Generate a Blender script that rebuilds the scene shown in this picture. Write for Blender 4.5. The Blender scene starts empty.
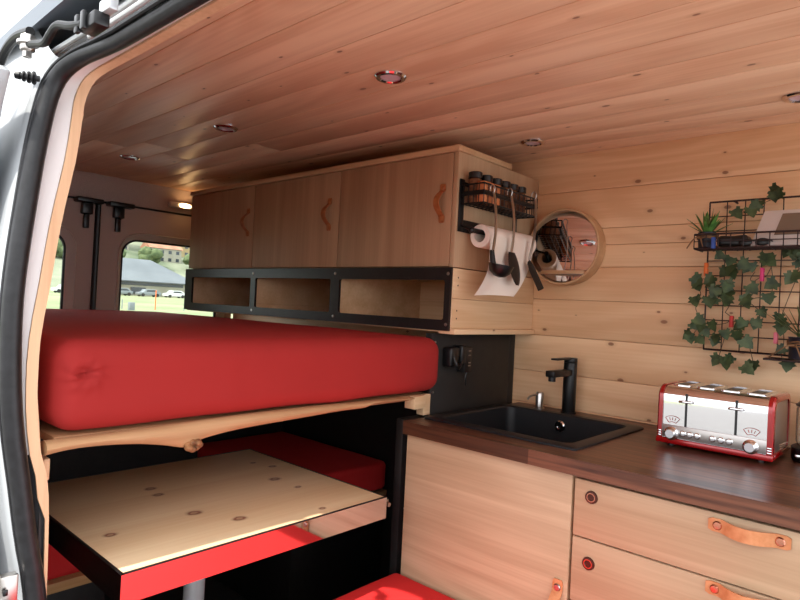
import bpy, bmesh, math, random
from mathutils import Vector, Matrix, noise
random.seed(7)
sc = bpy.context.scene
COL = sc.collection
PI = math.pi
V = Vector

# ------------------------------------------------------------------ mesh builder
class B:
    def __init__(s): s.bm = bmesh.new()
    def merge(s, t):
        me = bpy.data.meshes.new('tmp'); t.to_mesh(me); t.free(); s.bm.from_mesh(me); bpy.data.meshes.remove(me); return s
    def box(s, x0, x1, y0, y1, z0, z1, bev=0.0, seg=2):
        t = bmesh.new(); bmesh.ops.create_cube(t, size=1)
        for v in t.verts:
            v.co = V(((x0+x1)/2+v.co.x*(x1-x0), (y0+y1)/2+v.co.y*(y1-y0), (z0+z1)/2+v.co.z*(z1-z0)))
        if bev > 0: bmesh.ops.bevel(t, geom=t.edges[:], offset=bev, segments=seg, profile=0.5, affect='EDGES')
        return s.merge(t)
    def cyl(s, p0, p1, r0, r1=None, n=24, bev=0.0):
        r1 = r0 if r1 is None else r1
        p0 = V(p0); p1 = V(p1); d = p1-p0; t = bmesh.new()
        bmesh.ops.create_cone(t, cap_ends=True, segments=n, radius1=r0, radius2=r1, depth=d.length)
        if bev > 0:
            ed = [e for e in t.edges if abs(e.verts[0].co.z-e.verts[1].co.z) < 1e-6]
            bmesh.ops.bevel(t, geom=ed, offset=bev, segments=2, profile=0.5, affect='EDGES')
        q = V((0, 0, 1)).rotation_difference(d.normalized())
        t.transform(Matrix.Translation((p0+p1)/2) @ q.to_matrix().to_4x4())
        return s.merge(t)
    def tube(s, pts, r, n=8, closed=False, cap=True):
        pts = [V(p) for p in pts]; m = len(pts)
        rr = r if isinstance(r, (list, tuple)) else [r]*m
        t = bmesh.new(); rings = []; prevN = None
        for i, p in enumerate(pts):
            a = pts[(i-1) % m] if (i > 0 or closed) else p
            b = pts[(i+1) % m] if (i < m-1 or closed) else p
            T = (b-a).normalized()
            if prevN is None:
                N = T.orthogonal().normalized()
            else:
                N = (prevN - T*prevN.dot(T))
                N = N.normalized() if N.length > 1e-6 else T.orthogonal().normalized()
            prevN = N; Bn = T.cross(N)
            rings.append([t.verts.new(p+(N*math.cos(2*PI*k/n)+Bn*math.sin(2*PI*k/n))*rr[i]) for k in range(n)])
        for i in range(m if closed else m-1):
            A = rings[i]; C = rings[(i+1) % m]
            for k in range(n): t.faces.new((A[k], A[(k+1) % n], C[(k+1) % n], C[k]))
        if cap and not closed:
            t.faces.new(rings[0][::-1]); t.faces.new(rings[-1])
        bmesh.ops.recalc_face_normals(t, faces=t.faces[:])
        return s.merge(t)
    def lathe(s, prof, o=(0, 0, 0), axis=(0, 0, 1), n=28):
        t = bmesh.new(); rings = []
        for r, h in prof:
            if r < 1e-6: rings.append([t.verts.new((0, 0, h))])
            else: rings.append([t.verts.new((r*math.cos(2*PI*k/n), r*math.sin(2*PI*k/n), h)) for k in range(n)])
        for A, C in zip(rings, rings[1:]):
            for k in range(n):
                k2 = (k+1) % n
                f = ([A[0]] if len(A) == 1 else [A[k], A[k2]]) + ([C[0]] if len(C) == 1 else [C[k2], C[k]])
                if len(f) > 2: t.faces.new(f)
        bmesh.ops.recalc_face_normals(t, faces=t.faces[:])
        q = V((0, 0, 1)).rotation_difference(V(axis).normalized())
        t.transform(Matrix.Translation(V(o)) @ q.to_matrix().to_4x4())
        return s.merge(t)
    def loft(s, rows, closed_rows=False, closed=False):
        t = bmesh.new(); vv = [[t.verts.new(V(p)) for p in r] for r in rows]
        m = len(rows); n = len(rows[0])
        for i in range(m if closed else m-1):
            for k in range(n if closed_rows else n-1):
                t.faces.new((vv[i][k], vv[i][(k+1) % n], vv[(i+1) % m][(k+1) % n], vv[(i+1) % m][k]))
        if closed_rows and not closed and n > 2:
            t.faces.new(vv[0][::-1]); t.faces.new(vv[-1])
        bmesh.ops.recalc_face_normals(t, faces=t.faces[:])
        return s.merge(t)
    def prism(s, poly, f0, f1, bev=0.0):
        """poly: list of 2d; f0,f1 map (u,v)->3d for both caps"""
        t = bmesh.new(); a = [t.verts.new(V(f0(u, v))) for u, v in poly]; b = [t.verts.new(V(f1(u, v))) for u, v in poly]
        n = len(poly)
        t.faces.new(a[::-1]); t.faces.new(b)
        for k in range(n): t.faces.new((a[k], a[(k+1) % n], b[(k+1) % n], b[k]))
        bmesh.ops.recalc_face_normals(t, faces=t.faces[:])
        if bev > 0: bmesh.ops.bevel(t, geom=t.edges[:], offset=bev, segments=2, profile=0.5, affect='EDGES')
        return s.merge(t)
    def sphere(s, c, rx, ry=None, rz=None, u=16, v=10):
        ry = rx if ry is None else ry; rz = rx if rz is None else rz
        t = bmesh.new(); bmesh.ops.create_uvsphere(t, u_segments=u, v_segments=v, radius=1)
        t.transform(Matrix.Translation(V(c)) @ Matrix.Diagonal((rx, ry, rz, 1)))
        return s.merge(t)
    def rot(s, M, c=(0, 0, 0)):
        s.bm.transform(Matrix.Translation(V(c)) @ M.to_4x4() @ Matrix.Translation(-V(c))); return s

WL = {}
def obj(name, b, mat, parent=None, smooth=35, label=None):
    bm = b.bm
    off = WL.get(parent.name, V((0, 0, 0))) if parent else V((0, 0, 0))
    if off.length: bm.transform(Matrix.Translation(-off))
    me = bpy.data.meshes.new(name); bm.to_mesh(me); bm.free()
    me.polygons.foreach_set('use_smooth', [True]*len(me.polygons))
    me.set_sharp_from_angle(angle=math.radians(smooth))
    if mat: me.materials.append(mat)
    o = bpy.data.objects.new(name, me); COL.objects.link(o)
    if parent: o.parent = parent
    WL[o.name] = off
    if label: o['label'] = label
    return o
def thing(name, label, cat, loc=(0, 0, 0), group=None):
    o = bpy.data.objects.new(name, None); COL.objects.link(o)
    o.empty_display_size = 0.05
    o.location = loc; WL[o.name] = V(loc)
    o['label'] = label; o['category'] = cat
    if group: o['group'] = group
    return o
def tag(o, label, cat, group=None, kind=None):
    o['label'] = label; o['category'] = cat
    if group: o['group'] = group
    if kind: o['kind'] = kind
    return o
def solo(name, b, mat, label, cat, loc, group=None, smooth=35, kind=None):
    """a thing that is one mesh, its origin at loc"""
    b.bm.transform(Matrix.Translation(-V(loc)))
    o = obj(name, b, mat, None, smooth); o.location = loc; WL[o.name] = V(loc)
    return tag(o, label, cat, group, kind)
def struct(name, b, mat, parent=None, smooth=35):
    o = obj(name, b, mat, parent, smooth)
    if not parent: o['kind'] = 'structure'
    return o
def copy_thing(root, loc, label=None, rotz=None):
    r = root.copy(); COL.objects.link(r); r.location = loc
    WL[r.name] = V(loc)
    if label: r['label'] = label
    if rotz is not None: r.rotation_euler.z = rotz
    for ch in list(root.children):
        c = ch.copy(); COL.objects.link(c); c.parent = r
        for g in list(ch.children):
            d = g.copy(); COL.objects.link(d); d.parent = c
    return r

def rrect(u0, u1, v0, v1, r, n=8):
    pts = []
    for cx, cy, a0 in ((u1-r, v1-r, 0), (u0+r, v1-r, PI/2), (u0+r, v0+r, PI), (u1-r, v0+r, 1.5*PI)):
        for k in range(n+1):
            a = a0+PI/2*k/n; pts.append((cx+r*math.cos(a), cy+r*math.sin(a)))
    return pts
def smooth_path(pts, per=6, closed=False):
    P = [V(p) for p in pts]; n = len(P); out = []
    for i in range(n if closed else n-1):
        p0 = P[(i-1) % n] if (i > 0 or closed) else P[0]; p1 = P[i]; p2 = P[(i+1) % n]
        p3 = P[(i+2) % n] if (i < n-2 or closed) else P[-1]
        for k in range(per):
            t = k/per
            out.append(0.5*((2*p1)+(p2-p0)*t+(2*p0-5*p1+4*p2-p3)*t*t+(3*p1-p0-3*p2+p3)*t**3))
    if not closed: out.append(P[-1])
    return out
def resample(pts, n):
    P = [V(p) for p in pts]; L = [0]
    for a, b in zip(P, P[1:]): L.append(L[-1]+(b-a).length)
    out = []
    for k in range(n):
        d = L[-1]*k/(n-1); i = 0
        while i < len(P)-2 and L[i+1] < d: i += 1
        out.append(P[i].lerp(P[i+1], (d-L[i])/max(1e-9, L[i+1]-L[i])))
    return out
def soft_box(x0, x1, y0, y1, z0, z1, r, nx, ny, nz, fn=None, seg=6):
    """rounded, evenly gridded box (cushions, mattress) with a displacement fn(p)->offset"""
    def ax(a, b, n):
        o = [a+r*(1-math.cos(PI/2*k/seg)) for k in range(seg)] + [a+r+(b-a-2*r)*k/n for k in range(n+1)]
        return o + [b-r*(1-math.cos(PI/2*k/seg)) for k in range(seg-1, -1, -1)]
    X, Y, Z = ax(x0, x1, nx), ax(y0, y1, ny), ax(z0, z1, nz)
    t = bmesh.new(); cache = {}
    def vert(p):
        k = tuple(round(c, 6) for c in p)
        if k not in cache:
            q = V((min(max(p[0], x0+r), x1-r), min(max(p[1], y0+r), y1-r), min(max(p[2], z0+r), z1-r)))
            d = V(p)-q
            # angular remap keeps ring spacing even
            w = q + (d.normalized()*r if d.length > 1e-9 else V((0, 0, 0)))
            if fn: w = w+fn(w, d.normalized() if d.length > 1e-9 else V((0, 0, 1)))
            cache[k] = t.verts.new(w)
        return cache[k]
    def face(g):
        f = [vert(p) for p in g]
        if len(set(f)) == 4: t.faces.new(f)
    for A, Bv, mk in ((X, Y, lambda a, b: ((a, b, z0), (a, b, z1))), (X, Z, lambda a, b: ((a, y0, b), (a, y1, b))), (Y, Z, lambda a, b: ((x0, a, b), (x1, a, b)))):
        for i in range(len(A)-1):
            for j in range(len(Bv)-1):
                for sd in (0, 1):
                    face([mk(A[i], Bv[j])[sd], mk(A[i+1], Bv[j])[sd], mk(A[i+1], Bv[j+1])[sd], mk(A[i], Bv[j+1])[sd]])
    bmesh.ops.recalc_face_normals(t, faces=t.faces[:])
    b = B(); b.merge(t); return b

# ------------------------------------------------------------------ materials
def lin(c): return tuple(((x/255)/12.92 if x/255 <= .04045 else ((x/255+.055)/1.055)**2.4) for x in c)+(1,)
def base(name, col, rough=.5, metal=0, spec=.5, coat=0, sheen=0, trans=0, emis=None, es=0):
    m = bpy.data.materials.new(name); m.use_nodes = True
    p = m.node_tree.nodes['Principled BSDF']
    p.inputs['Base Color'].default_value = lin(col); p.inputs['Roughness'].default_value = rough
    p.inputs['Metallic'].default_value = metal; p.inputs['Specular IOR Level'].default_value = spec
    p.inputs['Coat Weight'].default_value = coat; p.inputs['Sheen Weight'].default_value = sheen
    p.inputs['Transmission Weight'].default_value = trans
    if emis: p.inputs['Emission Color'].default_value = lin(emis); p.inputs['Emission Strength'].default_value = es
    return m
class NT:
    def __init__(s, m): s.t = m.node_tree; s.p = s.t.nodes['Principled BSDF']
    def n(s, ty, **kw):
        x = s.t.nodes.new(ty)
        for k, v in kw.items():
            if hasattr(x, k): setattr(x, k, v)
            else: x.inputs[k].default_value = v
        return x
    def l(s, a, b): s.t.links.new(a, b)
    def math(s, op, a, b=None, c=None):
        x = s.t.nodes.new('ShaderNodeMath'); x.operation = op
        for i, v in enumerate((a, b, c)):
            if v is None: continue
            if isinstance(v, (int, float)): x.inputs[i].default_value = v
            else: s.l(v, x.inputs[i])
        return x.outputs[0]
    def mix(s, fac, a, b, bt='MIX'):
        x = s.t.nodes.new('ShaderNodeMix'); x.data_type = 'RGBA'; x.blend_type = bt
        for sock, v in ((x.inputs['Factor'], fac), (x.inputs[6], a), (x.inputs[7], b)):
            if isinstance(v, (int, float)): sock.default_value = v
            elif isinstance(v, tuple): sock.default_value = v
            else: s.l(v, sock)
        return x.outputs[2]
    def ramp(s, fac, stops):
        x = s.t.nodes.new('ShaderNodeValToRGB'); e = x.color_ramp.elements
        while len(e) < len(stops): e.new(.5)
        for q, (p, c) in zip(e, stops): q.position = p; q.color = c if len(c) == 4 else c+(1,)
        s.l(fac, x.inputs[0]); return x.outputs[0]
def G(v): return (v, v, v, 1)
def bump(N, height, dist, strength=.4):
    b = N.n('ShaderNodeBump'); b.inputs['Strength'].default_value = strength; b.inputs['Distance'].default_value = dist
    N.l(height, b.inputs['Height']); N.l(b.outputs[0], N.p.inputs['Normal'])
def wood(name, dark, light, grain='X', across='Y', var=.12, knots=None, rough=.45, coarse=9., fibre=110., contrast=(.35, .68), fig=0.0, spec=.3, knotcol=(92, 52, 34)):
    m = base(name, light, rough, spec=spec); N = NT(m)
    tc = N.n('ShaderNodeTexCoord'); geo = N.n('ShaderNodeNewGeometry')
    rnd = geo.outputs['Random Per Island']
    sep = N.n('ShaderNodeSeparateXYZ'); N.l(tc.outputs['Object'], sep.inputs[0])
    A = sep.outputs[grain]; C = sep.outputs[across]
    D = sep.outputs[[k for k in 'XYZ' if k not in (grain, across)][0]]
    off = N.math('MULTIPLY', rnd, 37.3)
    A2 = N.math('ADD', A, off); C2 = N.math('ADD', C, N.math('MULTIPLY', rnd, 11.7))
    def vec(sa, sc_, sd):
        x = N.n('ShaderNodeCombineXYZ'); N.l(N.math('MULTIPLY', A2, sa), x.inputs[0]); N.l(N.math('MULTIPLY', C2, sc_), x.inputs[1]); N.l(N.math('MULTIPLY', D, sd), x.inputs[2]); return x.outputs[0]
    n1 = N.n('ShaderNodeTexNoise'); n1.inputs['Scale'].default_value = 1; n1.inputs['Detail'].default_value = 4; n1.inputs['Distortion'].default_value = .5
    N.l(vec(.9, coarse, coarse), n1.inputs['Vector'])
    n2 = N.n('ShaderNodeTexNoise'); n2.inputs['Scale'].default_value = 1; n2.inputs['Detail'].default_value = 3
    N.l(vec(2.5, fibre, fibre), n2.inputs['Vector'])
    f = n1.outputs[0]
    if fig > 0:      # cathedral growth rings
        n3 = N.n('ShaderNodeTexNoise'); n3.inputs['Scale'].default_value = 1; n3.inputs['Detail'].default_value = 1
        N.l(vec(.7, 3.2, 3.2), n3.inputs['Vector'])
        ring = N.math('SINE', N.math('MULTIPLY', n3.outputs[0], 90.0))
        f = N.math('ADD', f, N.math('MULTIPLY', ring, fig))
    f = N.math('ADD', f, N.math('MULTIPLY', N.math('SUBTRACT', n2.outputs[0], .5), .35))
    col = N.ramp(f, [(contrast[0], lin(dark)), (contrast[1], lin(light))])
    v = N.math('ADD', 1-var, N.math('MULTIPLY', rnd, 2*var))
    h = N.n('ShaderNodeHueSaturation'); N.l(col, h.inputs['Color']); N.l(v, h.inputs['Value']); col = h.outputs[0]
    if knots:
        sa, sc_, dens, rad = knots
        wob = N.n('ShaderNodeTexNoise'); wob.inputs['Scale'].default_value = 25; N.l(tc.outputs['Object'], wob.inputs['Vector'])
        x = N.n('ShaderNodeCombineXYZ'); N.l(N.math('MULTIPLY', A2, sa), x.inputs[0]); N.l(N.math('MULTIPLY', C2, sc_), x.inputs[1])
        vo = N.n('ShaderNodeTexVoronoi'); vo.voronoi_dimensions = '2D'; vo.inputs['Scale'].default_value = 1; vo.inputs['Randomness'].default_value = 1
        N.l(x.outputs[0], vo.inputs['Vector'])
        s2 = N.n('ShaderNodeSeparateColor'); N.l(vo.outputs['Color'], s2.inputs[0])
        d = N.math('ADD', vo.outputs['Distance'], N.math('MULTIPLY', N.math('SUBTRACT', wob.outputs[0], .5), .04))
        size = N.math('MULTIPLY', N.math('ADD', .35, s2.outputs[1]), rad)
        q = N.math('DIVIDE', d, size)
        on = N.math('LESS_THAN', s2.outputs[0], dens)
        halo = N.math('MULTIPLY', on, N.ramp(q, [(0, G(.75)), (1.0, G(0))]))
        core = N.math('MULTIPLY', on, N.ramp(q, [(.0, G(.8)), (.30, G(.75)), (.42, G(0))]))
        col = N.mix(N.math('MULTIPLY', halo, .6), col, lin(tuple(int(.55*a+.45*b) for a, b in zip(dark, knotcol))))
        col = N.mix(core, col, lin(knotcol))
    N.l(col, N.p.inputs['Base Color'])
    bump(N, n2.outputs[0], .0006, .25)
    return m
def fabric(name, col, scale=900, sheen=.25, rough=.85, b=.35, var=.06):
    m = base(name, col, rough, spec=.2, sheen=sheen); N = NT(m)
    tc = N.n('ShaderNodeTexCoord'); n = N.n('ShaderNodeTexNoise'); n.inputs['Scale'].default_value = scale; N.l(tc.outputs['Object'], n.inputs['Vector'])
    n2 = N.n('ShaderNodeTexNoise'); n2.inputs['Scale'].default_value = 7; N.l(tc.outputs['Object'], n2.inputs['Vector'])
    v = N.math('ADD', 1-var, N.math('MULTIPLY', n2.outputs[0], 2*var)); h = N.n('ShaderNodeHueSaturation'); h.inputs['Color'].default_value = lin(col); N.l(v, h.inputs['Value'])
    N.l(h.outputs[0], N.p.inputs['Base Color']); N.p.inputs['Sheen Tint'].default_value = lin(col)
    bump(N, n.outputs[0], .0008, b)
    return m
def mottled(name, c0, c1, scale, rough=.6, metal=0, spec=.4, detail=4, bmp=0):
    m = base(name, c0, rough, metal, spec); N = NT(m)
    tc = N.n('ShaderNodeTexCoord'); n = N.n('ShaderNodeTexNoise'); n.inputs['Scale'].default_value = scale; n.inputs['Detail'].default_value = detail
    N.l(tc.outputs['Object'], n.inputs['Vector'])
    N.l(N.ramp(n.outputs[0], [(.35, lin(c0)), (.65, lin(c1))]), N.p.inputs['Base Color'])
    if bmp: bump(N, n.outputs[0], bmp, .4)
    return m

M = {}
M['ceil'] = wood('pine ceiling boards', (216, 168, 134), (239, 199, 164), 'X', 'Y', .035, (4.2, 8.5, .65, .095), .4, fig=.05, spec=.45, knotcol=(112, 66, 44))
M['wall'] = wood('pine wall boards', (218, 171, 130), (238, 199, 158), 'X', 'Z', .02, (4.4, 7.5, .55, .10), .45, fig=.055, knotcol=(122, 74, 48))
M['pineZ'] = wood('pine cubby boards', (212, 172, 130), (232, 198, 158), 'X', 'Z', .06, (3.5, 8, .7, .12), .5)
M['pineY'] = wood('pine end boards', (212, 172, 132), (232, 200, 162), 'Y', 'Z', .05, (4, 6, .4, .10), .5)
M['trim'] = wood('lining edge', (204, 158, 122), (226, 186, 148), 'Z', 'Y', .05, None, .6)
M['oakV'] = wood('oak laminate upright', (164, 126, 96), (188, 150, 117), 'Z', 'X', .05, None, .5, coarse=14, fibre=160, contrast=(.3, .7))
M['oakE'] = wood('oak laminate end', (172, 138, 106), (192, 160, 128), 'Z', 'Y', .03, None, .5, coarse=14, fibre=160, contrast=(.3, .7))
M['oakH'] = wood('oak laminate kitchen', (176, 146, 114), (203, 173, 140), 'X', 'Z', .03, None, .45, coarse=20, fibre=190, contrast=(.28, .72), fig=.06)
M['table'] = wood('knotty pine tabletop', (228, 192, 148), (241, 214, 174), 'Y', 'X', .02, None, .4, coarse=8, contrast=(.3, .7))
M['log'] = wood('peeled branch', (172, 130, 92), (202, 162, 120), 'Y', 'Z', .03, (5, 9, .4, .15), .6)
M['platform'] = wood('platform pine', (140, 98, 66), (166, 122, 86), 'Y', 'X', .03, None, .6)
M['knot'] = mottled('branch end grain', (92, 58, 36), (160, 110, 70), 60, .7)
M['shelfwood'] = wood('light wood frame', (190, 148, 110), (212, 174, 134), 'X', 'Z', .03, None, .5)
M['benchwood'] = wood('bench edge pine', (190, 140, 92), (216, 170, 120), 'Y', 'Z', .03, None, .5)

def table_knots(m, spots, col=(122, 56, 34)):
    N = NT(m); tc = N.n('ShaderNodeTexCoord'); sep = N.n('ShaderNodeSeparateXYZ'); N.l(tc.outputs['Object'], sep.inputs[0])
    wob = N.n('ShaderNodeTexNoise'); wob.inputs['Scale'].default_value = 40; N.l(tc.outputs['Object'], wob.inputs['Vector'])
    src = N.p.inputs['Base Color'].links[0].from_socket; dmin = None
    for x, y, r in spots:
        dx = N.math('DIVIDE', N.math('SUBTRACT', sep.outputs[0], x), r*.9); dy = N.math('DIVIDE', N.math('SUBTRACT', sep.outputs[1], y), r*1.2)
        d = N.math('SQRT', N.math('ADD', N.math('MULTIPLY', dx, dx), N.math('MULTIPLY', dy, dy)))
        dmin = d if dmin is None else N.math('MINIMUM', dmin, d)
    q = N.math('ADD', dmin, N.math('MULTIPLY', N.math('SUBTRACT', wob.outputs[0], .5), .5))
    c = N.mix(N.ramp(q, [(0, G(.6)), (.26, G(.5)), (.42, G(.95)), (.58, G(.75)), (.72, G(.3)), (1.0, G(0))]), src, lin(col))
    N.l(c, N.p.inputs['Base Color'])
def walnut():
    m = base('walnut worktop', (80, 48, 32), .34, spec=.4); N = NT(m)
    tc = N.n('ShaderNodeTexCoord'); mp = N.n('ShaderNodeMapping'); N.l(tc.outputs['Object'], mp.inputs[0])
    br = N.n('ShaderNodeTexBrick'); N.l(mp.outputs[0], br.inputs['Vector'])
    br.inputs['Scale'].default_value = 1; br.inputs['Mortar Size'].default_value = 0.0; br.inputs['Brick Width'].default_value = .52; br.inputs['Row Height'].default_value = .045
    br.inputs['Color1'].default_value = lin((84, 52, 36)); br.inputs['Color2'].default_value = lin((126, 82, 60)); br.inputs['Bias'].default_value = -.1
    m2 = N.n('ShaderNodeMapping'); m2.inputs['Scale'].default_value = (4, 90, 90); N.l(tc.outputs['Object'], m2.inputs[0])
    n = N.n('ShaderNodeTexNoise'); n.inputs['Scale'].default_value = 1; n.inputs['Detail'].default_value = 4; N.l(m2.outputs[0], n.inputs['Vector'])
    c = N.mix(N.ramp(n.outputs[0], [(.35, G(0)), (.68, G(.85))]), br.outputs[0], lin((46, 24, 16)))
    N.l(c, N.p.inputs['Base Color']); bump(N, n.outputs[0], .0004, .2)
    return m
M['walnut'] = walnut()
KN = [(-1.611, .782, .019), (-1.550, .775, .017), (-1.367, .780, .022), (-1.264, .845, .021), (-1.356, .574, .017), (-1.668, 1.154, .012), (-1.596, 1.180, .016), (-1.479, 1.105, .021), (-1.375, 1.111, .013), (-1.192, 1.048, .012)]
table_knots(M['table'], [(x+1.5, y-.85, r) for x, y, r in KN])
M['red'] = fabric('red jersey sheet', (152, 40, 38), 700, .3)
M['redc'] = fabric('red seat fabric', (210, 46, 46), 900, .15)
M['black'] = mottled('black laminate', (22, 20, 20), (30, 27, 26), 30, .5)
M['bframe'] = mottled('black frame panel', (26, 22, 22), (34, 29, 29), 40, .35)
M['sink'] = mottled('black granite composite', (14, 14, 16), (30, 30, 33), 500, .45)
M['bmetal'] = base('matt black metal', (18, 18, 19), .4, .3)
M['wire'] = base('dark wire', (44, 24, 22), .45, .4)
M['rubber'] = mottled('black rubber', (22, 22, 24), (32, 32, 35), 60, .42)
M['plastic'] = base('black plastic', (16, 16, 18), .35)
M['chrome'] = base('polished chrome', (225, 225, 228), .04, 1)
M['steel'] = base('brushed steel', (185, 180, 175), .28, 1)
M['mirror'] = base('mirror glass', (235, 235, 235), .0, 1)
M['redenamel'] = base('red enamel', (160, 14, 18), .18, .25, coat=.6)
M['brushed'] = base('toaster control panel', (178, 172, 168), .33, .9)
M['leather'] = mottled('tan leather', (196, 124, 78), (214, 146, 100), 60, .55, bmp=.0008)
M['leather2'] = mottled('brown leather', (150, 84, 44), (172, 104, 60), 60, .5, bmp=.0008)
M['copper'] = base('copper stud', (205, 140, 115), .25, 1)
M['bronze'] = base('dark bronze', (84, 52, 44), .3, .7)
M['white'] = mottled('white van paint', (168, 171, 174), (176, 179, 182), 3, .25)
M['white'].node_tree.nodes['Principled BSDF'].inputs['Coat Weight'].default_value = .4
M['jamb'] = base('white jamb paint', (224, 214, 212), .35)
M['rail'] = base('pale grey rail', (196, 198, 200), .35, .3)
M['gutter'] = base('grey roof gutter', (112, 120, 130), .45)
M['arm'] = base('black arm steel', (18, 18, 19), .45, .0, spec=.3)
M['felt'] = mottled('grey brown felt', (176, 154, 146), (200, 178, 168), 350, .95, bmp=.001)
M['feltl'] = mottled('grey felt', (208, 200, 194), (222, 214, 208), 350, .9, bmp=.001)
M['paper'] = fabric('paper towel', (240, 226, 214), 300, .05, .9, .3, .02)
M['card'] = base('kraft card', (206, 124, 76), .7)
def pane():
    m = bpy.data.materials.new('window glass'); m.use_nodes = True; t = m.node_tree; t.nodes.clear()
    o = t.nodes.new('ShaderNodeOutputMaterial'); mx = t.nodes.new('ShaderNodeMixShader'); tr = t.nodes.new('ShaderNodeBsdfTransparent'); gl = t.nodes.new('ShaderNodeBsdfGlossy'); fr = t.nodes.new('ShaderNodeFresnel')
    tr.inputs[0].default_value = (.93, .97, .95, 1); gl.inputs['Roughness'].default_value = 0; fr.inputs[0].default_value = 1.45
    t.links.new(fr.outputs[0], mx.inputs[0]); t.links.new(tr.outputs[0], mx.inputs[1]); t.links.new(gl.outputs[0], mx.inputs[2]); t.links.new(mx.outputs[0], o.inputs[0]); return m
M['pane'] = pane()
M['glass'] = base('clear glass', (255, 255, 255), .0, trans=1, spec=.5)
M['leaf'] = mottled('ivy leaf', (38, 54, 32), (78, 94, 58), 40, .5)
M['leafb'] = mottled('succulent leaf', (52, 96, 40), (92, 138, 66), 60, .45)
M['leafg'] = mottled('spiky plant leaf', (60, 84, 46), (110, 124, 76), 60, .5)
M['stem'] = base('vine stem', (78, 58, 40), .7)
M['twine'] = base('jute twine', (128, 92, 62), .9)
M['pot'] = mottled('dark blue glazed pot', (24, 26, 38), (38, 40, 54), 20, .4)
M['tablet'] = base('grey plastic', (206, 196, 192), .45)
M['screen'] = base('dim display', (122, 106, 92), .15)
M['orange'] = base('orange peg', (226, 106, 38), .5)
M['pink'] = base('magenta peg', (214, 52, 116), .5)
M['rose'] = base('rose pink peg', (236, 118, 140), .5)
M['redp'] = base('red peg', (190, 40, 34), .5)
M['blue'] = base('blue peg', (44, 74, 150), .5)
M['spice'] = mottled('ground spice', (84, 48, 30), (126, 82, 52), 80, .8)
M['lens'] = base('frosted lamp lens', (214, 180, 186), .3)
M['glow'] = base('lit lamp glass', (255, 220, 170), .4, emis=(255, 205, 140), es=9)
M['vinyl'] = mottled('dark floor vinyl', (52, 48, 46), (66, 60, 57), 12, .5)
M['asphalt'] = mottled('pale asphalt', (104, 102, 100), (122, 120, 117), 6, .9)
M['grass'] = mottled('dry spring grass', (116, 126, 88), (140, 142, 108), .12, .95)
M['hill'] = mottled('wooded hillside', (84, 96, 74), (146, 146, 126), .05, .95, detail=10)
M['roofg'] = mottled('grey metal roof', (96, 100, 106), (108, 112, 118), .2, .6)
M['plaster'] = mottled('pale plaster', (160, 154, 140), (172, 166, 152), .3, .85)
M['yplaster'] = mottled('yellow plaster', (164, 142, 104), (174, 154, 118), .3, .85)
M['rooft'] = mottled('brown tiles', (150, 104, 84), (172, 124, 100), .4, .85)
M['darkwin'] = base('dark window', (60, 66, 74), .2)
M['carblue'] = base('blue car paint', (96, 124, 170), .3)
M['carwhite'] = base('white car paint', (226, 228, 230), .3)
M['cargrey'] = base('grey car paint', (122, 128, 134), .3)
M['bush'] = mottled('tree crown', (70, 84, 56), (106, 116, 80), .5, .95)
M['wallred'] = base('red banner', (160, 40, 40), .7)

# ------------------------------------------------------------------ setting
ZC = 1.82
# ceiling planks
b = B(); edges = [.606, .6465, .757, .89, 1.015, 1.14, 1.268, 1.395, 1.535, 1.665, 1.79, 1.905, 2.03]
for a, c in zip(edges, edges[1:]):
    xs = [-3.18]+sorted(random.uniform(-2.6, .5) for _ in range(random.choice((0, 0, 1))))+[.75]
    for p, q in zip(xs, xs[1:]): b.box(p+.0004, q-.0004, a+.0006, c-.0006, ZC, ZC+.014, .0028, 2)
b.box(-3.2, .75, .46, 2.06, ZC+.0141, ZC+.03)
struct('ceiling', b, M['ceil'])
# outer roof
b = B(); prof = [(.43, 1.715), (.46, 1.80), (.56, 1.87), (1.2, 1.89), (1.95, 1.87), (2.06, 1.80)]
b.loft([[(-3.3, y, z) for y, z in prof]+[(-3.3, y, z-.012) for y, z in prof[::-1]], [(.75, y, z) for y, z in prof]+[(.75, y, z-.012) for y, z in prof[::-1]]], True)
struct('trim_roof', b, M['white'])
# kitchen-side wall
b = B(); zz = [0, .15, .29, .43, .57, .70, .83, .905, 1.024, 1.159, 1.293, 1.411, 1.488, 1.546, 1.684, 1.822]
for a, c in zip(zz, zz[1:]):
    xs = [-3.18]+([-.30] if abs(c-1.684) < .01 else ([-.64] if random.random() < .0 else []))+[.75]
    for p, q in zip(xs, xs[1:]): b.box(p+.0003, q-.0003, 2.0, 2.014, a+.0005, c-.0005, .0024, 2)
b.box(-3.2, .75, 2.0145, 2.05, 0, ZC)
struct('wall_right', b, M['wall'])
# door-side wall behind the opening
prof = [(.405, 0), (.394, .84), (.375, .95), (.364, 1.139), (.389, 1.368), (.405, 1.482), (.424, 1.60), (.462, 1.67), (.53, 1.745), (.606, 1.82)]
pp = resample(smooth_path([(0, y, z) for y, z in prof], 3), 19)
bl_, bh_ = B(), B()
for a, c in zip(pp, pp[1:]):
    d = (c-a)*.004
    (bl_ if c.z < .95 else bh_).loft([[(x, (a+d).y, (a+d).z), (x, (c-d).y, (c-d).z), (x, (c-d).y-.014, (c-d).z), (x, (a+d).y-.014, (a+d).z)] for x in (-3.18, -1.206 if a.z < 1.50 else -1.30)], True)
struct('wall_left', bh_, M['wall']); struct('wall_left_lower', bl_, M['black'])
# lining above the door opening (sloped)
b = B()
b.loft([[(x, .462, 1.669), (x, .606, 1.819), (x, .59, 1.83), (x, .448, 1.69)] for x in (-1.19, .75)], True)
struct('trim_door_head', b, M['ceil'])
b = B(); b.box(-3.2, .75, .33, 2.05, -.08, 0)
struct('floor', b, M['vinyl'])

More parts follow.
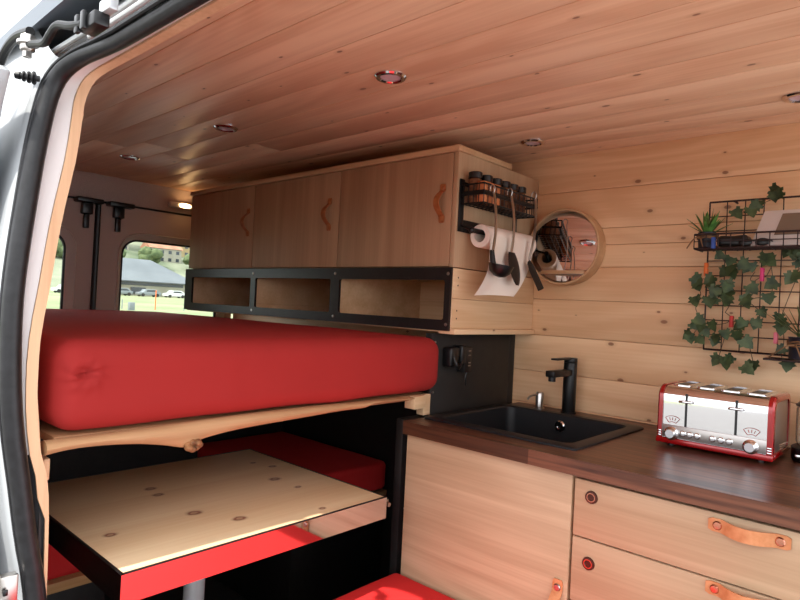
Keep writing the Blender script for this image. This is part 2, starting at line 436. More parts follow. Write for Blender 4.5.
# door opening: seal path, lining edge path
seal = [(-1.2, .40, -.05), (-1.2, .395, .45), (-1.2, .381, .677), (-1.2, .361, .79), (-1.2, .344, .9), (-1.2, .332, .973), (-1.2, .324, 1.044), (-1.2, .319, 1.131),
        (-1.2, .318, 1.218), (-1.2, .323, 1.306), (-1.2, .331, 1.395), (-1.2, .340, 1.485), (-1.2, .349, 1.549)]
sealc = [(-1.2, .349, 1.549), (-1.197, .357, 1.592), (-1.180, .368, 1.628), (-1.135, .382, 1.648), (-1.06, .392, 1.650), (-1.0, .395, 1.648)]
sealt = [(-1.0, .395, 1.648), (-.8, .395, 1.646), (.3, .395, 1.646)]
strip = [(-1.2, .405, -.05), (-1.2, .402, .4), (-1.2, .394, .84), (-1.2, .378, .93), (-1.2, .366, 1.02), (-1.2, .364, 1.139), (-1.2, .376, 1.25), (-1.2, .389, 1.368), (-1.2, .407, 1.482), (-1.2, .414, 1.56)]
stripc = [(-1.2, .414, 1.56), (-1.201, .418, 1.597), (-1.2, .430, 1.632), (-1.185, .444, 1.652), (-1.14, .456, 1.663), (-1.09, .460, 1.666)]
stript = [(-1.09, .460, 1.666), (-.5, .460, 1.668), (.3, .460, 1.668)]
def full(a, c, t): return resample(smooth_path(a, 4), 40)+resample(smooth_path(c, 4), 16)[1:]+resample(t, 12)[1:]
SP = full(seal, sealc, sealt); TP = full(strip, stripc, stript)
def strip_w(z): return .018 if z > .85 else (.006 if z < .825 else .006+.012*(z-.825)/.025)
def outw(i):
    if i < 40: k = 0
    elif i < 55: k = (i-39)/16
    else: k = 1
    a = k*PI/2; return V((-math.cos(a), 0, math.sin(a)))
b = B()
sl = b.tube(SP, [.0165 if i < 40 else .0165-.0035*min(1, (i-39)/16) for i in range(len(SP))], 14)
s2 = B()
door_seal = solo('door_seal', b, M['rubber'], 'thick black rubber seal running round the side door opening', 'seal', (-1.2, .40, -.05))
lip = B(); lip.tube([p+outw(i)*.010+V((0, -.014, 0)) for i, p in enumerate(SP)], .0042, 8)
obj('seal_lip', lip, M['rubber'], door_seal)
b = B(); rows = []
for i, p in enumerate(TP):
    o = outw(i); w_ = strip_w(p.z); rows.append([p, p+V((0, -w_, 0)), p+V((0, -w_, 0))+o*.03, p+o*.03])
b.loft(rows, True)
struct('trim_door_lining', b, M['trim'])
def jrow(i):
    p = TP[i]; w_ = strip_w(p.z)+.0005
    return [p+V((0, -w_, 0))+outw(i)*.004, (p+V((0, -w_, 0))).lerp(SP[i], .5)+outw(i)*.012, SP[i]+outw(i)*.012]
kj = [i for i in range(len(SP)) if TP[i].z > .93][0]
b = B(); b.loft([jrow(i) for i in range(kj, len(SP))]); struct('trim_door_jamb', b, M['jamb'])
b = B(); b.loft([jrow(i) for i in range(0, kj+1)]); struct('trim_door_sill', b, M['rubber'])
# outer skin of the van beside and above the opening
b = B(); rows = []
for i, p in enumerate(SP):
    o = outw(i); k = min(1, max(0, (i-39)/16))
    w = .75*(1-k)+.035*k
    y = -.004
    rows.append([p+o*.006+V((0, -.002, 0)), p+o*.03+V((0, -.016, 0)), p+o*(.05*(1-k)+.03*k)+V((0, -.018, 0)), p+o*w*.5+V((0, -.012, 0)), p+o*w+V((0, -.006, 0))])
rows = [r for i, r in enumerate(rows) if i < 40 or i > 50] if False else rows
b.loft(rows[:46])
# rear quarter closing
struct('trim_side_body', b, M['white'])
b = B()
b.loft([[(x, .40, 1.668), (x, .385, 1.685), (x, .40, 1.72), (x, .45, 1.74), (x, .45, 1.72)] for x in (-3.3, .75)])
struct('trim_roof_side', b, M['rail'])
# gutter
b = B(); b.loft([[(x, .335, 1.715), (x, .33, 1.742), (x, .36, 1.765), (x, .44, 1.785), (x, .44, 1.755), (x, .37, 1.74)] for x in (-3.3, .75)], True)
solo('roof_gutter', b, M['gutter'], 'grey roof gutter moulding along the top of the side door', 'gutter', (-1.2, .36, 1.73))
# two pale rails
b = B(); b.tube([(-1.25, .374, 1.684), (-1.0, .374, 1.676), (.3, .374, 1.676)], .0055, 10)
obj_rail = solo('door_rail', b, M['rail'], 'upper pale metal rail above the black door seal', 'rail', (-1.25, .374, 1.684))
b = B(); b.tube([(-1.05, .366, 1.657), (-.9, .366, 1.655), (.3, .366, 1.655)], .0045, 10)
solo('door_rail', b, M['rail'], 'lower thin pale metal rail hugging the black door seal', 'rail', (-1.05, .366, 1.657))

# sliding door edge + arm
t = thing('sliding_door', 'white sliding side door pushed back, its front edge at far left', 'door', (-1.6, .27, -.1))
b = B(); poly = [(-2.4, -.1), (-1.30, -.1), (-1.29, 1.30), (-1.26, 1.45), (-1.215, 1.55), (-1.175, 1.605), (-1.20, 1.618), (-2.4, 1.618)]
b.prism(poly, lambda u, v: (u, .262, v), lambda u, v: (u, .291, v), .006)
obj('door_panel', b, M['white'], t)
t = thing('roller_arm', 'black curved roller arm joining sliding door to the roof rail', 'door arm', (-1.1, .3, 1.65))
b = B(); b.tube(smooth_path([(-1.36, .295, 1.58), (-1.29, .298, 1.640), (-1.25, .30, 1.665), (-1.19, .30, 1.671), (-1.12, .30, 1.660)], 6), .0075, 10)
obj('arm', b, M['arm'], t)
b = B(); b.tube(smooth_path([(-1.14, .30, 1.642), (-1.09, .30, 1.632), (-1.045, .30, 1.622), (-1.02, .30, 1.629), (-.99, .30, 1.634), (-.946, .304, 1.622), (-.91, .308, 1.616)], 6), .006, 10)
obj('arm', b, M['arm'], t)
b = B(); b.cyl((-1.13, .30, 1.630), (-1.13, .30, 1.656), .011, n=20, bev=.002); b.cyl((-1.13, .30, 1.640), (-1.13, .30, 1.645), .016, n=20)
obj('roller', b, M['steel'], t)
b = B(); b.cyl((-1.13, .30, 1.620), (-1.13, .30, 1.630), .007, n=6)
obj('bolt', b, M['steel'], t)
t = thing('hinge_bracket', 'black bracket block at the end of the roller arm', 'bracket', (-.85, .315, 1.61))
b = B(); b.box(-.925, -.872, .308, .33, 1.608, 1.628, .003)
obj('block', b, M['plastic'], t)
for xr in (-.930, -.908): b = B(); b.box(xr, xr+.012, .302, .309, 1.606, 1.632, .002); obj('bracket_rib', b, M['plastic'], t)
b = B(); b.box(-.885, -.85, .318, .332, 1.626, 1.645, .003); obj('cover', b, M['rail'], t)
ax = V((-.55, -.82, .05)).normalized(); o0 = V((-1.203, .336, 1.612)); b = B()
b.cyl(o0-ax*.004, o0+ax*.030, .0055, .0045, 16)
for k in range(3): b.lathe([(.004, 0), (.0115-.0012*k, .001), (.0115-.0012*k, .0035), (.004, .0055)], o0+ax*(.002+.008*k), ax, 18)
b.cyl(o0+ax*.026, o0+ax*.034, .007, .006, 16)
solo('bump_stop', b, M['rubber'], 'small ribbed black rubber bump stop on the white body', 'bump stop', tuple(o0))
t = thing('door_lock', 'metal latch plate on the white body at bottom left', 'latch', (-1.21, .33, .70))
b = B(); b.box(-1.215, -1.195, .322, .350, .66, .735, .003); obj('latch_plate', b, M['steel'], t)
b = B(); b.box(-1.19, -1.185, .324, .332, .705, .716, .002); obj('latch_hole', b, M['plastic'], t)
b = B(); b.cyl((-1.187, .319, .690), (-1.187, .336, .690), .004); obj('striker', b, M['chrome'], t)

# ------------------------------------------------------------------ rear
b = B()
hp = [(-3.14, 1.818), (-3.165, 1.80), (-3.185, 1.76), (-3.198, 1.70), (-3.24, 1.695), (-3.23, 1.83), (-3.14, 1.83)]
b.loft([[(x, y, z) for x, z in hp] for y in (.45, 2.0)], True)
struct('trim_rear_header', b, M['felt'])
b = B(); b.box(-3.215, -3.196, .45, 2.0, 1.688, 1.6985, .002); struct('trim_header_seal', b, M['rubber'])
def ring(b, inner, outer, f, th):
    n = len(inner)
    b.loft([[f(u, v, 0) for u, v in inner], [f(u, v, 0) for u, v in outer], [f(u, v, -th) for u, v in outer], [f(u, v, -th) for u, v in inner]], True, True)
def outer_rect(inner, u0, u1, v0, v1):
    cu = (min(p[0] for p in inner)+max(p[0] for p in inner))/2; cv = (min(p[1] for p in inner)+max(p[1] for p in inner))/2; out = []
    iu = max(p[0] for p in inner)-cu; iv = max(p[1] for p in inner)-cv
    for u, v in inner:
        du, dv = (u-cu)/iu, (v-cv)/iv; s = 1/max(abs(du), abs(dv)); du *= s; dv *= s
        out.append((cu+(u1-cu)*du if du > 0 else cu+(cu-u0)*du, cv+(v1-cv)*dv if dv > 0 else cv+(cv-v0)*dv))
    return out
def rear_door(n, y0, y1, wy0, wy1, seam):
    XD = -3.2
    inner = rrect(wy0-.035, wy1+.035, .93, 1.56, .12, 10)
    b = B(); f = lambda u, v, d: (XD+d, u, v)
    ring(b, inner, outer_rect(inner, y0, y1, .05, 1.70), f, .05)
    d = struct('door_%d' % n, b, M['felt'])
    g = rrect(wy0, wy1, .965, 1.525, .085, 10)
    b = B(); b.loft([[(XD, u, v) for u, v in inner], [(XD+.008, u*.85+p*.15, v*.85+q*.15) for (u, v), (p, q) in zip(inner, g)], [(XD-.03, u*.3+p*.7, v*.3+q*.7) for (u, v), (p, q) in zip(inner, g)], [(XD-.04, p, q) for p, q in g], [(XD-.055, p, q) for p, q in g], [(XD-.055, u, v) for u, v in inner]], True, True)
    obj('window_reveal', b, M['feltl'], d)
    b = B(); g2 = rrect(wy0+.010, wy1-.010, .975, 1.515, .078, 10); ring(b, g2, g, lambda u, v, dd: (XD-.041+dd, u, v), .012)
    obj('window_gasket', b, M['rubber'], d)
    b = B(); b.prism(g2, lambda u, v: (XD-.049, u, v), lambda u, v: (XD-.046, u, v)); w = obj('window_%d' % n, b, M['pane'], None); w['kind'] = 'structure'
    return d
rear_door(1, .45, 1.188, .50, 1.075, 1.2)
rear_door(2, 1.212, 2.0, 1.345, 1.92, 1.2)
b = B(); b.tube([(-3.195, 1.2, .05), (-3.195, 1.2, 1.70)], .014, 10); b.box(-3.24, -3.205, 1.185, 1.215, .05, 1.7)
solo('rear_door_seal', b, M['rubber'], 'black upright rubber seam between the two rear doors', 'seal', (-3.2, 1.2, .05))
for y, lab in ((1.145, 'black latch block above left rear door'), (1.30, 'black latch block above right rear door')):
    t = thing('door_latch', lab, 'latch', (-3.19, y, 1.70), 'rear door latches')
    b = B(); b.box(-3.20, -3.14, y-.062, y+.062, 1.675, 1.698, .004); obj('latch_body', b, M['plastic'], t)
    b = B(); b.box(-3.20, -3.165, y-.028, y+.022, 1.62, 1.675, .004); obj('latch_housing', b, M['plastic'], t)
    b = B(); b.box(-3.20, -3.18, y-.014, y+.012, 1.55, 1.62, .004); obj('latch_pin', b, M['plastic'], t)
t = thing('marker_lamp', 'small warm lit lamp on felt header beside overhead cabinet', 'lamp', (-3.16, 1.64, 1.735))
b = B(); b.box(-3.185, -3.155, 1.56, 1.70, 1.722, 1.752, .006); obj('lamp_base', b, M['feltl'], t)
b = B(); b.sphere((-3.152, 1.645, 1.737), .012, .035, .012); obj('lamp_lens', b, M['glow'], t)

# ------------------------------------------------------------------ ceiling spots
first = None
spots = [(-1.054, 1.08, 'round chrome downlight in ceiling nearest the middle of the picture'), (-1.838, 1.09, 'chrome downlight second from rear doors in left ceiling row'), (-2.604, 1.095, 'chrome downlight closest to the rear doors'),
         (-1.052, 1.785, 'chrome downlight above the round mirror and spice rack'), (-.285, 1.77, 'chrome downlight cut by right picture edge above hanging ivy')]
for x, y, lab in spots:
    if first is None:
        first = t = thing('downlight', lab, 'ceiling light', (x, y, ZC), 'ceiling downlights')
        b = B(); b.lathe([(.026, 0), (.026, -.004), (.030, -.007), (.037, -.006), (.041, -.002), (.041, 0)], (x, y, ZC), n=32); obj('trim_ring', b, M['chrome'], t)
        b = B(); b.lathe([(.0, -.0025), (.018, -.003), (.0262, -.001), (.0262, 0), (0, 0)], (x, y, ZC), n=32); obj('lens', b, M['lens'], t)
    else: copy_thing(first, (x, y, ZC), lab)

# ------------------------------------------------------------------ overhead cabinet
X0, X1, YF = -2.80, -1.143, 1.495
def strap(parent, p0, p1, normal, mat, bulge=.028, w=.013, stud='copper'):
    """leather strap handle between p0 and p1, bowed out along normal; studs at both ends"""
    p0, p1, nrm = V(p0), V(p1), V(normal); d = (p1-p0); L = d.length; d.normalize(); side = d.cross(nrm).normalized()
    rows = []
    N = 20
    for k in range(N+1):
        u = k/N; s = -0.16+1.32*u
        e = math.sin(PI*min(1, max(0, (s-.08)/.84)))**.8*bulge if .08 < s < .92 else 0
        ww = w*(1 if 0 < k < N else .75)
        c = p0+d*(L*s)+nrm*(.002+e)
        rows.append([c-side*ww, c+side*ww, c+side*ww+nrm*.003, c-side*ww+nrm*.003])
    b = B(); b.loft(rows, True)
    h = obj('handle', b, mat, parent, label='leather strap handle')
    for p in (p0, p1):
        b = B(); b.lathe([(.009, .004), (.009, .007), (.007, .009), (0, .0095)], p, nrm, 16); obj('handle_stud', b, M[stud], parent)
    return h
t = thing('overhead_cabinet', 'long oak overhead cabinet with three doors under the board ceiling', 'cabinet', (-1.97, 1.75, 1.372))
b = B(); b.box(X0, X1-.019, YF+.022, 1.998, 1.372, 1.737, .001); obj('carcass', b, M['oakV'], t)
b = B(); b.box(X1-.018, X1, YF+.002, 1.998, 1.372, 1.737, .0015); obj('end_panel', b, M['oakE'], t)
b = B(); b.box(X0-.01, X1+.006, YF-.006, 1.80, 1.738, 1.757, .003); obj('top_rail', b, M['shelfwood'], t)
for (a, c, hx) in ((-2.798, -2.252, -2.29), (-2.247, -1.693, -1.744), (-1.688, -1.163, -1.197)):
    b = B(); b.box(a, c, YF-.0, YF+.018, 1.374, 1.735, .0012); d = obj('door', b, M['oakV'], t)
    strap(d, (hx, YF, 1.528), (hx, YF, 1.622), (0, -1, 0), M['leather2'], .032, .011, 'leather2')
# lower open cubby
t = thing('cubby_shelf', 'low open pine cubby with black framed openings under overhead cabinet', 'shelf', (-1.97, 1.75, 1.166))
b = B()
b.box(X0, X1-.014, YF+.004, 1.996, 1.166, 1.186, .001)      # floor
b.box(X0, X1-.014, YF+.004, 1.996, 1.350, 1.370, .001)
b.box(X0, X1-.014, 1.97, 1.996, 1.186, 1.268, .001); b.box(X0, X1-.014, 1.97, 1.996, 1.2685, 1.350, .001)
b.box(X0, X0+.02, YF+.004, 1.97, 1.186, 1.35, .001)
for x in (-2.222, -1.688): b.box(x-.012, x+.012, YF+.004, 1.97, 1.186, 1.35, .001)
obj('shelf_box', b, M['pineZ'], t)
b = B(); b.box(X1-.014, X1, YF+.004, 1.998, 1.178, 1.272, .0015); b.box(X1-.014, X1, YF+.004, 1.998, 1.273, 1.369, .0015); b.box(X1-.05, X1+.012, YF+.006, 1.998, 1.160, 1.1775, .002)
obj('end_board', b, M['pineY'], t)
# black frame: panel with three holes
b = B(); f = lambda u, v, d: (u, YF-.006-d*-1, v)
segs = [(-2.812, -2.2225, -2.745, -2.24), (-2.2225, -1.6885, -2.204, -1.713), (-1.6885, -1.146, -1.664, -1.168)]
for a, c, u0, u1 in segs:
    inner = rrect(u0, u1, 1.204, 1.330, .008, 3)
    out = outer_rect(inner, a, c, 1.170, 1.370); n = len(inner)
    ring(b, inner, out, lambda u, v, d: (u, YF-.007-d, v), .010)
fr = obj('frame', b, M['bframe'], t)
for x in (-2.222, -1.688, -1.156):
    for z in (1.19, 1.35): b = B(); b.lathe([(.0055, 0), (.005, .002), (0, .003)], (x, YF-.007, z), (0, -1, 0), 12); obj('frame_bolt', b, M['steel'], fr)
for z in (1.21, 1.235, 1.315, 1.34): b = B(); b.lathe([(.003, 0), (0, .001)], (X1, YF+.03, z), (1, 0, 0), 8); obj('screw', b, M['bmetal'], t)

# ------------------------------------------------------------------ bed
def mfn(p, n):
    o = V((0, 0, 0)); q = p*6
    o.z += .004*(noise.noise(V((p.x*2.2, p.y*2.2, 1)))) if p.z > 1.1 else 0
    if p.x > -1.28:       # front face: gentle waves and one gathered knot in the sheet
        o.x += .004*noise.noise(V((p.y*4, p.z*5, 3)))+.0012*noise.noise(V((p.y*22, p.z*9, 5)))
        dy, dz = p.y-.440, p.z-1.083; r = math.hypot(dy, dz)
        if r < .12: o.x += -.013*math.exp(-(r/.011)**2)+.0035*math.exp(-((r-.024)/.010)**2)+.0040*math.sin(9*math.atan2(dz, dy)+r*90)*math.exp(-(r/.035)**2)
        if dz < 0 and abs(dy) < .05: o.x += -.003*math.exp(-((dy-.02*dz)/.006)**2)*math.exp(dz/.09)
    if p.z < 1.0: o.z += .004*noise.noise(V((p.y*5, p.x*5, 9)))
    return o
b = soft_box(-3.12, -1.186, .392, 1.526, .972, 1.146, .045, 60, 150, 26, mfn)
solo('mattress', b, M['red'], 'thick mattress in a smooth red fitted sheet on the raised bed', 'mattress', (-2.1, .95, .972), smooth=80)
t = thing('bed_platform', 'raised wooden bed platform with a live edge branch along its front', 'bed frame', (-2.1, .95, .95))
b = B(); b.box(-3.12, -1.215, .40, 1.49, .950, .966, .002); obj('platform_board', b, M['platform'], t)
low = [(.383, .935), (.407, .939), (.442, .941), (.497, .939), (.556, .933), (.61, .923), (.644, .914), (.665, .911), (.69, .922), (.738, .930), (.817, .937), (.965, .942), (1.1, .947), (1.195, .948), (1.23, .957), (1.34, .957), (1.40, .957)]
b = B(); rows = []
for y, z in resample([(0, yy, zz_) for yy, zz_ in low], 70) and [(q.y, q.z) for q in resample(smooth_path([(0, a, c) for a, c in low], 4), 70)]:
    top = .966-.004*math.sin(y*5); h = (top-z)/2; cz = (top+z)/2; w = .022+.004*noise.noise(V((y*6, 0, 0)))
    rows.append([(-1.212+.002*noise.noise(V((y*9, k, 0)))+w*math.cos(a)*.9, y, cz+h*math.sin(a)) for k, a in ((k, 2*PI*k/14) for k in range(14))])
b.loft(rows, True); br = obj('front_branch', b, M['log'], t, label='peeled live edge branch')
b = B()
for k in range(7):
    a = k*.9; b.sphere((-1.197+.004*math.sin(a*2), .672+.013*math.cos(a), .917+.007*math.sin(a)), .012, .009, .008, 10, 8)
obj('knot', b, M['knot'], br, label='dark knot stub')
b = B(); b.box(-1.235, -1.193, 1.402, 1.455, .925, .965, .002); obj('support_block', b, M['pineY'], t)
b = B(); b.box(-1.2335, -1.203, 1.458, 1.490, .90, .966, .002); obj('post', b, M['pineY'], t)
b = B(); b.box(-1.26, -1.222, .388, .399, .885, .925, .002); obj('support_block', b, M['pineY'], t)

# black partition beside the kitchen
t = thing('partition_panel', 'black upright partition panel behind the kitchen unit', 'panel', (-1.22, 1.7, 0))
b = B(); b.box(-1.240, -1.212, 1.495, 1.960, .0, 1.158, .001); b.box(-1.240, -1.212, 1.960, 1.997, .0, 1.158, .001); b.box(-1.240, -1.212, 1.375, 1.495, .0, .895, .001); obj('board', b, M['black'], t)
for y, z in ((1.51, 1.13), (1.51, 1.035), (1.51, 1.012), (1.51, .968), (1.40, .62), (1.40, .87)):
    b = B(); b.lathe([(.0045, 0), (.004, .002), (0, .003)], (-1.212, y, z), (1, 0, 0), 10); obj('screw', b, M['steel'], t)
t = thing('power_adapter', 'black power adapter with plug and cord on dark partition', 'adapter', (-1.19, 1.63, 1.03))
b = B(); b.box(-1.212, -1.178, 1.63, 1.672, 1.03, 1.115, .004); obj('adapter_body', b, M['plastic'], t)
b = B(); b.box(-1.212, -1.175, 1.55, 1.60, 1.05, 1.115, .008); obj('socket', b, M['plastic'], t)
b = B(); b.box(-1.212, -1.170, 1.602, 1.628, 1.06, 1.12, .006); obj('plug', b, M['plastic'], t)
b = B(); b.tube(smooth_path([(-1.172, 1.562, 1.085), (-1.163, 1.563, 1.062), (-1.165, 1.578, 1.046), (-1.17, 1.597, 1.055), (-1.172, 1.612, 1.075)], 6), .004, 8); obj('cord', b, M['plastic'], t)
for z in (1.10, 1.085, 1.06, 1.05): b = B(); b.box(-1.178, -1.1765, 1.650, 1.662, z, z+.004); obj('adapter_mark', b, M['steel'], t)
b = B(); b.tube(smooth_path([(-1.185, 1.652, 1.03), (-1.185, 1.648, 1.01), (-1.188, 1.655, .985)], 5), .003, 8); obj('cord', b, M['plastic'], t)

# ------------------------------------------------------------------ lower dinette
# dark linings under the bed
b = B(); b.box(-3.1, -1.236, 1.965, 1.996, 0, .95); struct('trim_under_bed_right', b, M['black'])
b = B(); b.box(-2.62, -2.58, .42, 1.96, 0, .95); struct('trim_under_bed_rear', b, M['black'])
for y0, y1, lab, lab2 in ((1.45, 1.955, 'dark bench under the bed at the kitchen side behind the table', 'dark red cushion behind the table near the kitchen'), (.43, .76, 'dark bench with pale wooden edge under the bed at far left', 'red cushion glimpsed under the left end of the table')):
    t = thing('bench', lab, 'bench', (-2.15, (y0+y1)/2, 0), 'benches under the bed')
    b = B(); b.box(-2.57, -1.815, y0, y1, 0, .395, .002); obj('bench_box', b, M['black'], t)
    b = B(); b.box(-2.57, -1.80, y0, y1, .396, .425, .003); obj('seat_board', b, M['benchwood'], t)
    b = soft_box(-2.56, -1.80, y0+.004, y1-.004, .430, .553, .022, 10, 10, 3, lambda p, n: V((0, 0, .004*max(0, noise.noise(p*4)))))
    solo('seat_cushion', b, M['redc'], lab2, 'cushion', (-2.15, (y0+y1)/2, .430), 'bench cushions under the bed', smooth=80)
t = thing('bench', 'low black bench box under sunlit red cushion', 'bench', (-.8, .95, 0))
b = B(); b.box(-1.19, -.42, .56, 1.352, 0, .335, .002); obj('bench_box', b, M['black'], t)
b = soft_box(-1.197, -.40, .55, 1.358, .337, .448, .02, 10, 12, 3, lambda p, n: V((0, 0, .004*max(0, noise.noise(p*4)))))
solo('seat_cushion', b, M['redc'], 'bright red sunlit seat cushion in front of kitchen unit', 'cushion', (-.8, .95, .337), smooth=80)
# table
t = thing('dinette_table', 'knotty pine table with a polished chrome edge below the bed', 'table', (-1.5, .85, 0))
TX0, TX1, TY0, TY1 = -1.83, -1.150, .511, 1.250
b = B(); b.box(TX0+.004, TX1-.004, TY0+.004, TY1-.004, .66, .7005, .001); obj('tabletop', b, M['table'], t)
b = B(); inner = [(TX0+.004, TY0+.004), (TX1-.004, TY0+.004), (TX1-.004, TY1-.004), (TX0+.004, TY1-.004)]; out = [(TX0, TY0), (TX1, TY0), (TX1, TY1), (TX0, TY1)]
b.loft([[(u, v, .6995) for u, v in inner], [(u, v, .6995) for u, v in out], [(u, v, .640) for u, v in out], [(u, v, .640) for u, v in inner]], True, True)
obj('edge_band', b, M['chrome'], t, 20, label='mirror polished chrome edge')
b = B(); b.loft([[(u, v, .7008) for u, v in [(TX0+.011, TY0+.011), (TX1-.011, TY0+.011), (TX1-.011, TY1-.011), (TX0+.011, TY1-.011)]], [(u, v, .7008) for u, v in inner], [(u, v, .698) for u, v in inner], [(u, v, .698) for u, v in [(TX0+.011, TY0+.011), (TX1-.011, TY0+.011), (TX1-.011, TY1-.011), (TX0+.011, TY1-.011)]]], True, True)
b.bm.free(); b = B(); b.box(TX0-.0005, TX1+.0005, TY0-.0005, TY0+.005, .6990, .7012); b.box(TX0-.0005, TX1+.0005, TY1-.005, TY1+.0005, .6990, .7012); b.box(TX0-.0005, TX0+.005, TY0, TY1, .6990, .7012); b.box(TX1-.005, TX1+.0005, TY0, TY1, .6990, .7012)
obj('edge_joint', b, M['black'], t, label='thin dark line round the tabletop')
b = B(); b.cyl((-1.50, .868, .02), (-1.50, .868, .655), .028, n=32); obj('pedestal', b, M['rail'], t)
b = B(); b.lathe([(0, 0), (.17, 0), (.17, .008), (.05, .02), (.032, .03), (0, .03)], (-1.50, .868, 0), n=36); obj('pedestal_foot', b, M['steel'], t)
b = B(); b.box(-1.19, -1.165, 1.251, 1.275, .665, .685, .002); b.cyl((-1.21, 1.262, .675), (-1.15, 1.262, .675), .006); obj('table_catch', b, M['steel'], t)

# ------------------------------------------------------------------ kitchen
KF = 1.362
t = thing('sink_cabinet', 'oak fronted kitchen cabinet below the black sink', 'cabinet', (-.92, 1.68, 0))
# carcass as panels: the sink bowl hangs inside
b = B(); b.box(-1.182, -1.166, KF+.02, 1.995, .06, .861, .001); b.box(-.660, -.646, KF+.02, 1.995, .06, .861, .001); b.box(-1.166, -.660, 1.98, 1.995, .06, .861); b.box(-1.166, -.660, KF+.02, 1.98, .06, .078); b.box(-1.18, -.65, KF+.07, KF+.085, .0, .06)
obj('carcass', b, M['oakH'], t)
b = B(); b.box(-1.182, -.6495, KF, KF+.018, .075, .856, .0012); d = obj('door', b, M['oakH'], t)
strap(d, (-.673, KF, .58), (-.673, KF, .46), (0, -1, 0), M['leather'], .03, .013, 'steel')
t = thing('drawer_cabinet', 'oak kitchen drawer unit with leather strap handles right of sink cabinet', 'cabinet', (-.26, 1.68, 0))
b = B(); b.box(-.645, .13, KF+.02, 1.995, .06, .861, .001); b.box(-.64, .12, KF+.07, KF+.085, 0, .06); obj('carcass', b, M['oakH'], t)
for z0, z1, lz, hz in ((.717, .851, .815, .8275), (.562, .713, .660, .6985), (.32, .558, .50, .53), (.075, .316, .26, .28)):
    b = B(); b.box(-.6425, .128, KF, KF+.018, z0, z1, .0012); d = obj('drawer', b, M['oakH'], t)
    b = B(); b.lathe([(.0, .002), (.0075, .002), (.009, .004), (.0145, .0035), (.0155, 0)], (-.600, KF, lz), (0, -1, 0), 24); lk = obj('lock', b, M['bronze'], d, label='round dark bronze push lock')
    b = B(); b.lathe([(.0085, .0038), (.0085, .0046), (.0105, .0046), (.0105, .0038)], (-.600, KF, lz), (0, -1, 0), 24); obj('lock_ring', b, M['copper'], lk)
    strap(d, (-.329, KF, hz), (-.219, KF, hz), (0, -1, 0), M['leather'], .026, .0135)
# worktop with hole
WX0, WX1, WY0, WY1 = -1.182, .15, 1.340, 1.998
b = B(); sx0, sx1, sy0, sy1 = -1.150, -.690, 1.445, 1.870
inner = [(sx0, sy0), (sx1, sy0), (sx1, sy1), (sx0, sy1)]; out = [(WX0, WY0), (WX1, WY0), (WX1, WY1), (WX0, WY1)]
b.loft([[(u, v, .9) for u, v in inner], [(u, v, .9) for u, v in out], [(u, v, .862) for u, v in out], [(u, v, .862) for u, v in inner]], True, True)
solo('worktop', b, M['walnut'], 'dark walnut block worktop running along the kitchen units', 'worktop', (-.5, 1.67, .862), smooth=20)
# sink
t = thing('sink', 'black composite sink set in the walnut worktop', 'sink', (-.92, 1.65, .9))
b = B()
def rr(x0, x1, y0, y1, r, z): return [(u, v, z) for u, v in rrect(x0, x1, y0, y1, r, 5)]
RX0, RX1, RY0, RY1 = -1.172, -.672, 1.418, 1.888
b.loft([rr(RX0, RX1, RY0, RY1, .012, .9006), rr(RX0, RX1, RY0, RY1, .012, .905), rr(RX0+.004, RX1-.004, RY0+.004, RY1-.004, .012, .908), rr(RX0+.034, RX1-.034, RY0+.034, RY1-.034, .03, .908), rr(RX0+.038, RX1-.038, RY0+.038, RY1-.038, .03, .903),
        rr(RX0+.044, RX1-.044, RY0+.044, RY1-.044, .035, .75), rr(RX0+.06, RX1-.06, RY0+.06, RY1-.06, .035, .735), rr(RX0+.2, RX1-.2, RY0+.2, RY1-.2, .03, .73),
        rr(RX0+.2, RX1-.2, RY0+.2, RY1-.2, .03, .722), rr(RX0+.055, RX1-.055, RY0+.055, RY1-.055, .035, .727), rr(RX0+.036, RX1-.036, RY0+.036, RY1-.036, .035, .75), rr(RX0+.030, RX1-.030, RY0+.030, RY1-.030, .03, .9006)], True, True)
b.box(RX0+.19, RX1-.19, RY0+.19, RY1-.19, .722, .729)
obj('basin', b, M['sink'], t)
b = B(); b.lathe([(0, .003), (.006, .003), (.007, .006), (.016, .006), (.020, .003), (.021, 0)], (-.935, RY1-.0415, .868), (0, -1, 0), 24); obj('overflow_cap', b, M['chrome'], t)
b = B(); b.lathe([(0, .004), (.03, .004), (.038, .002), (.04, 0)], (-.92, 1.655, .7295), n=28); obj('drain', b, M['chrome'], t)
# faucet
t = thing('faucet', 'matt black block spout mixer tap behind the sink', 'tap', (-.950, 1.935, .9))
b = B(); b.cyl((-.950, 1.935, .9), (-.950, 1.935, 1.075), .0225, n=32, bev=.001); b.cyl((-.950, 1.935, .9), (-.950, 1.935, .906), .026, n=32); obj('tap_body', b, M['bmetal'], t)
b = B(); b.box(-.966, -.934, 1.79, 1.935, 1.032, 1.053, .003); b.cyl((-.950, 1.806, 1.018), (-.950, 1.806, 1.033), .012); obj('spout', b, M['bmetal'], t)
b = B(); b.cyl((-.950, 1.935, 1.076), (-.950, 1.935, 1.092), .0225, n=32, bev=.001); b.box(-.962, -.938, 1.815, 1.935, 1.087, 1.093, .0015); obj('lever', b, M['bmetal'], t)
t = thing('soap_dispenser', 'small steel soap pump set into the worktop behind sink', 'soap pump', (-1.060, 1.93, .9))
b = B(); b.lathe([(0, 0), (.019, 0), (.019, .004), (.0135, .006), (.0135, .054), (.011, .059), (0, .060)], (-1.060, 1.93, .9), n=24); obj('pump_body', b, M['steel'], t)
b = B(); b.tube(smooth_path([(-1.060, 1.93, .948), (-1.062, 1.91, .951), (-1.066, 1.875, .948), (-1.068, 1.862, .938)], 5), .0038, 8); obj('nozzle', b, M['steel'], t)

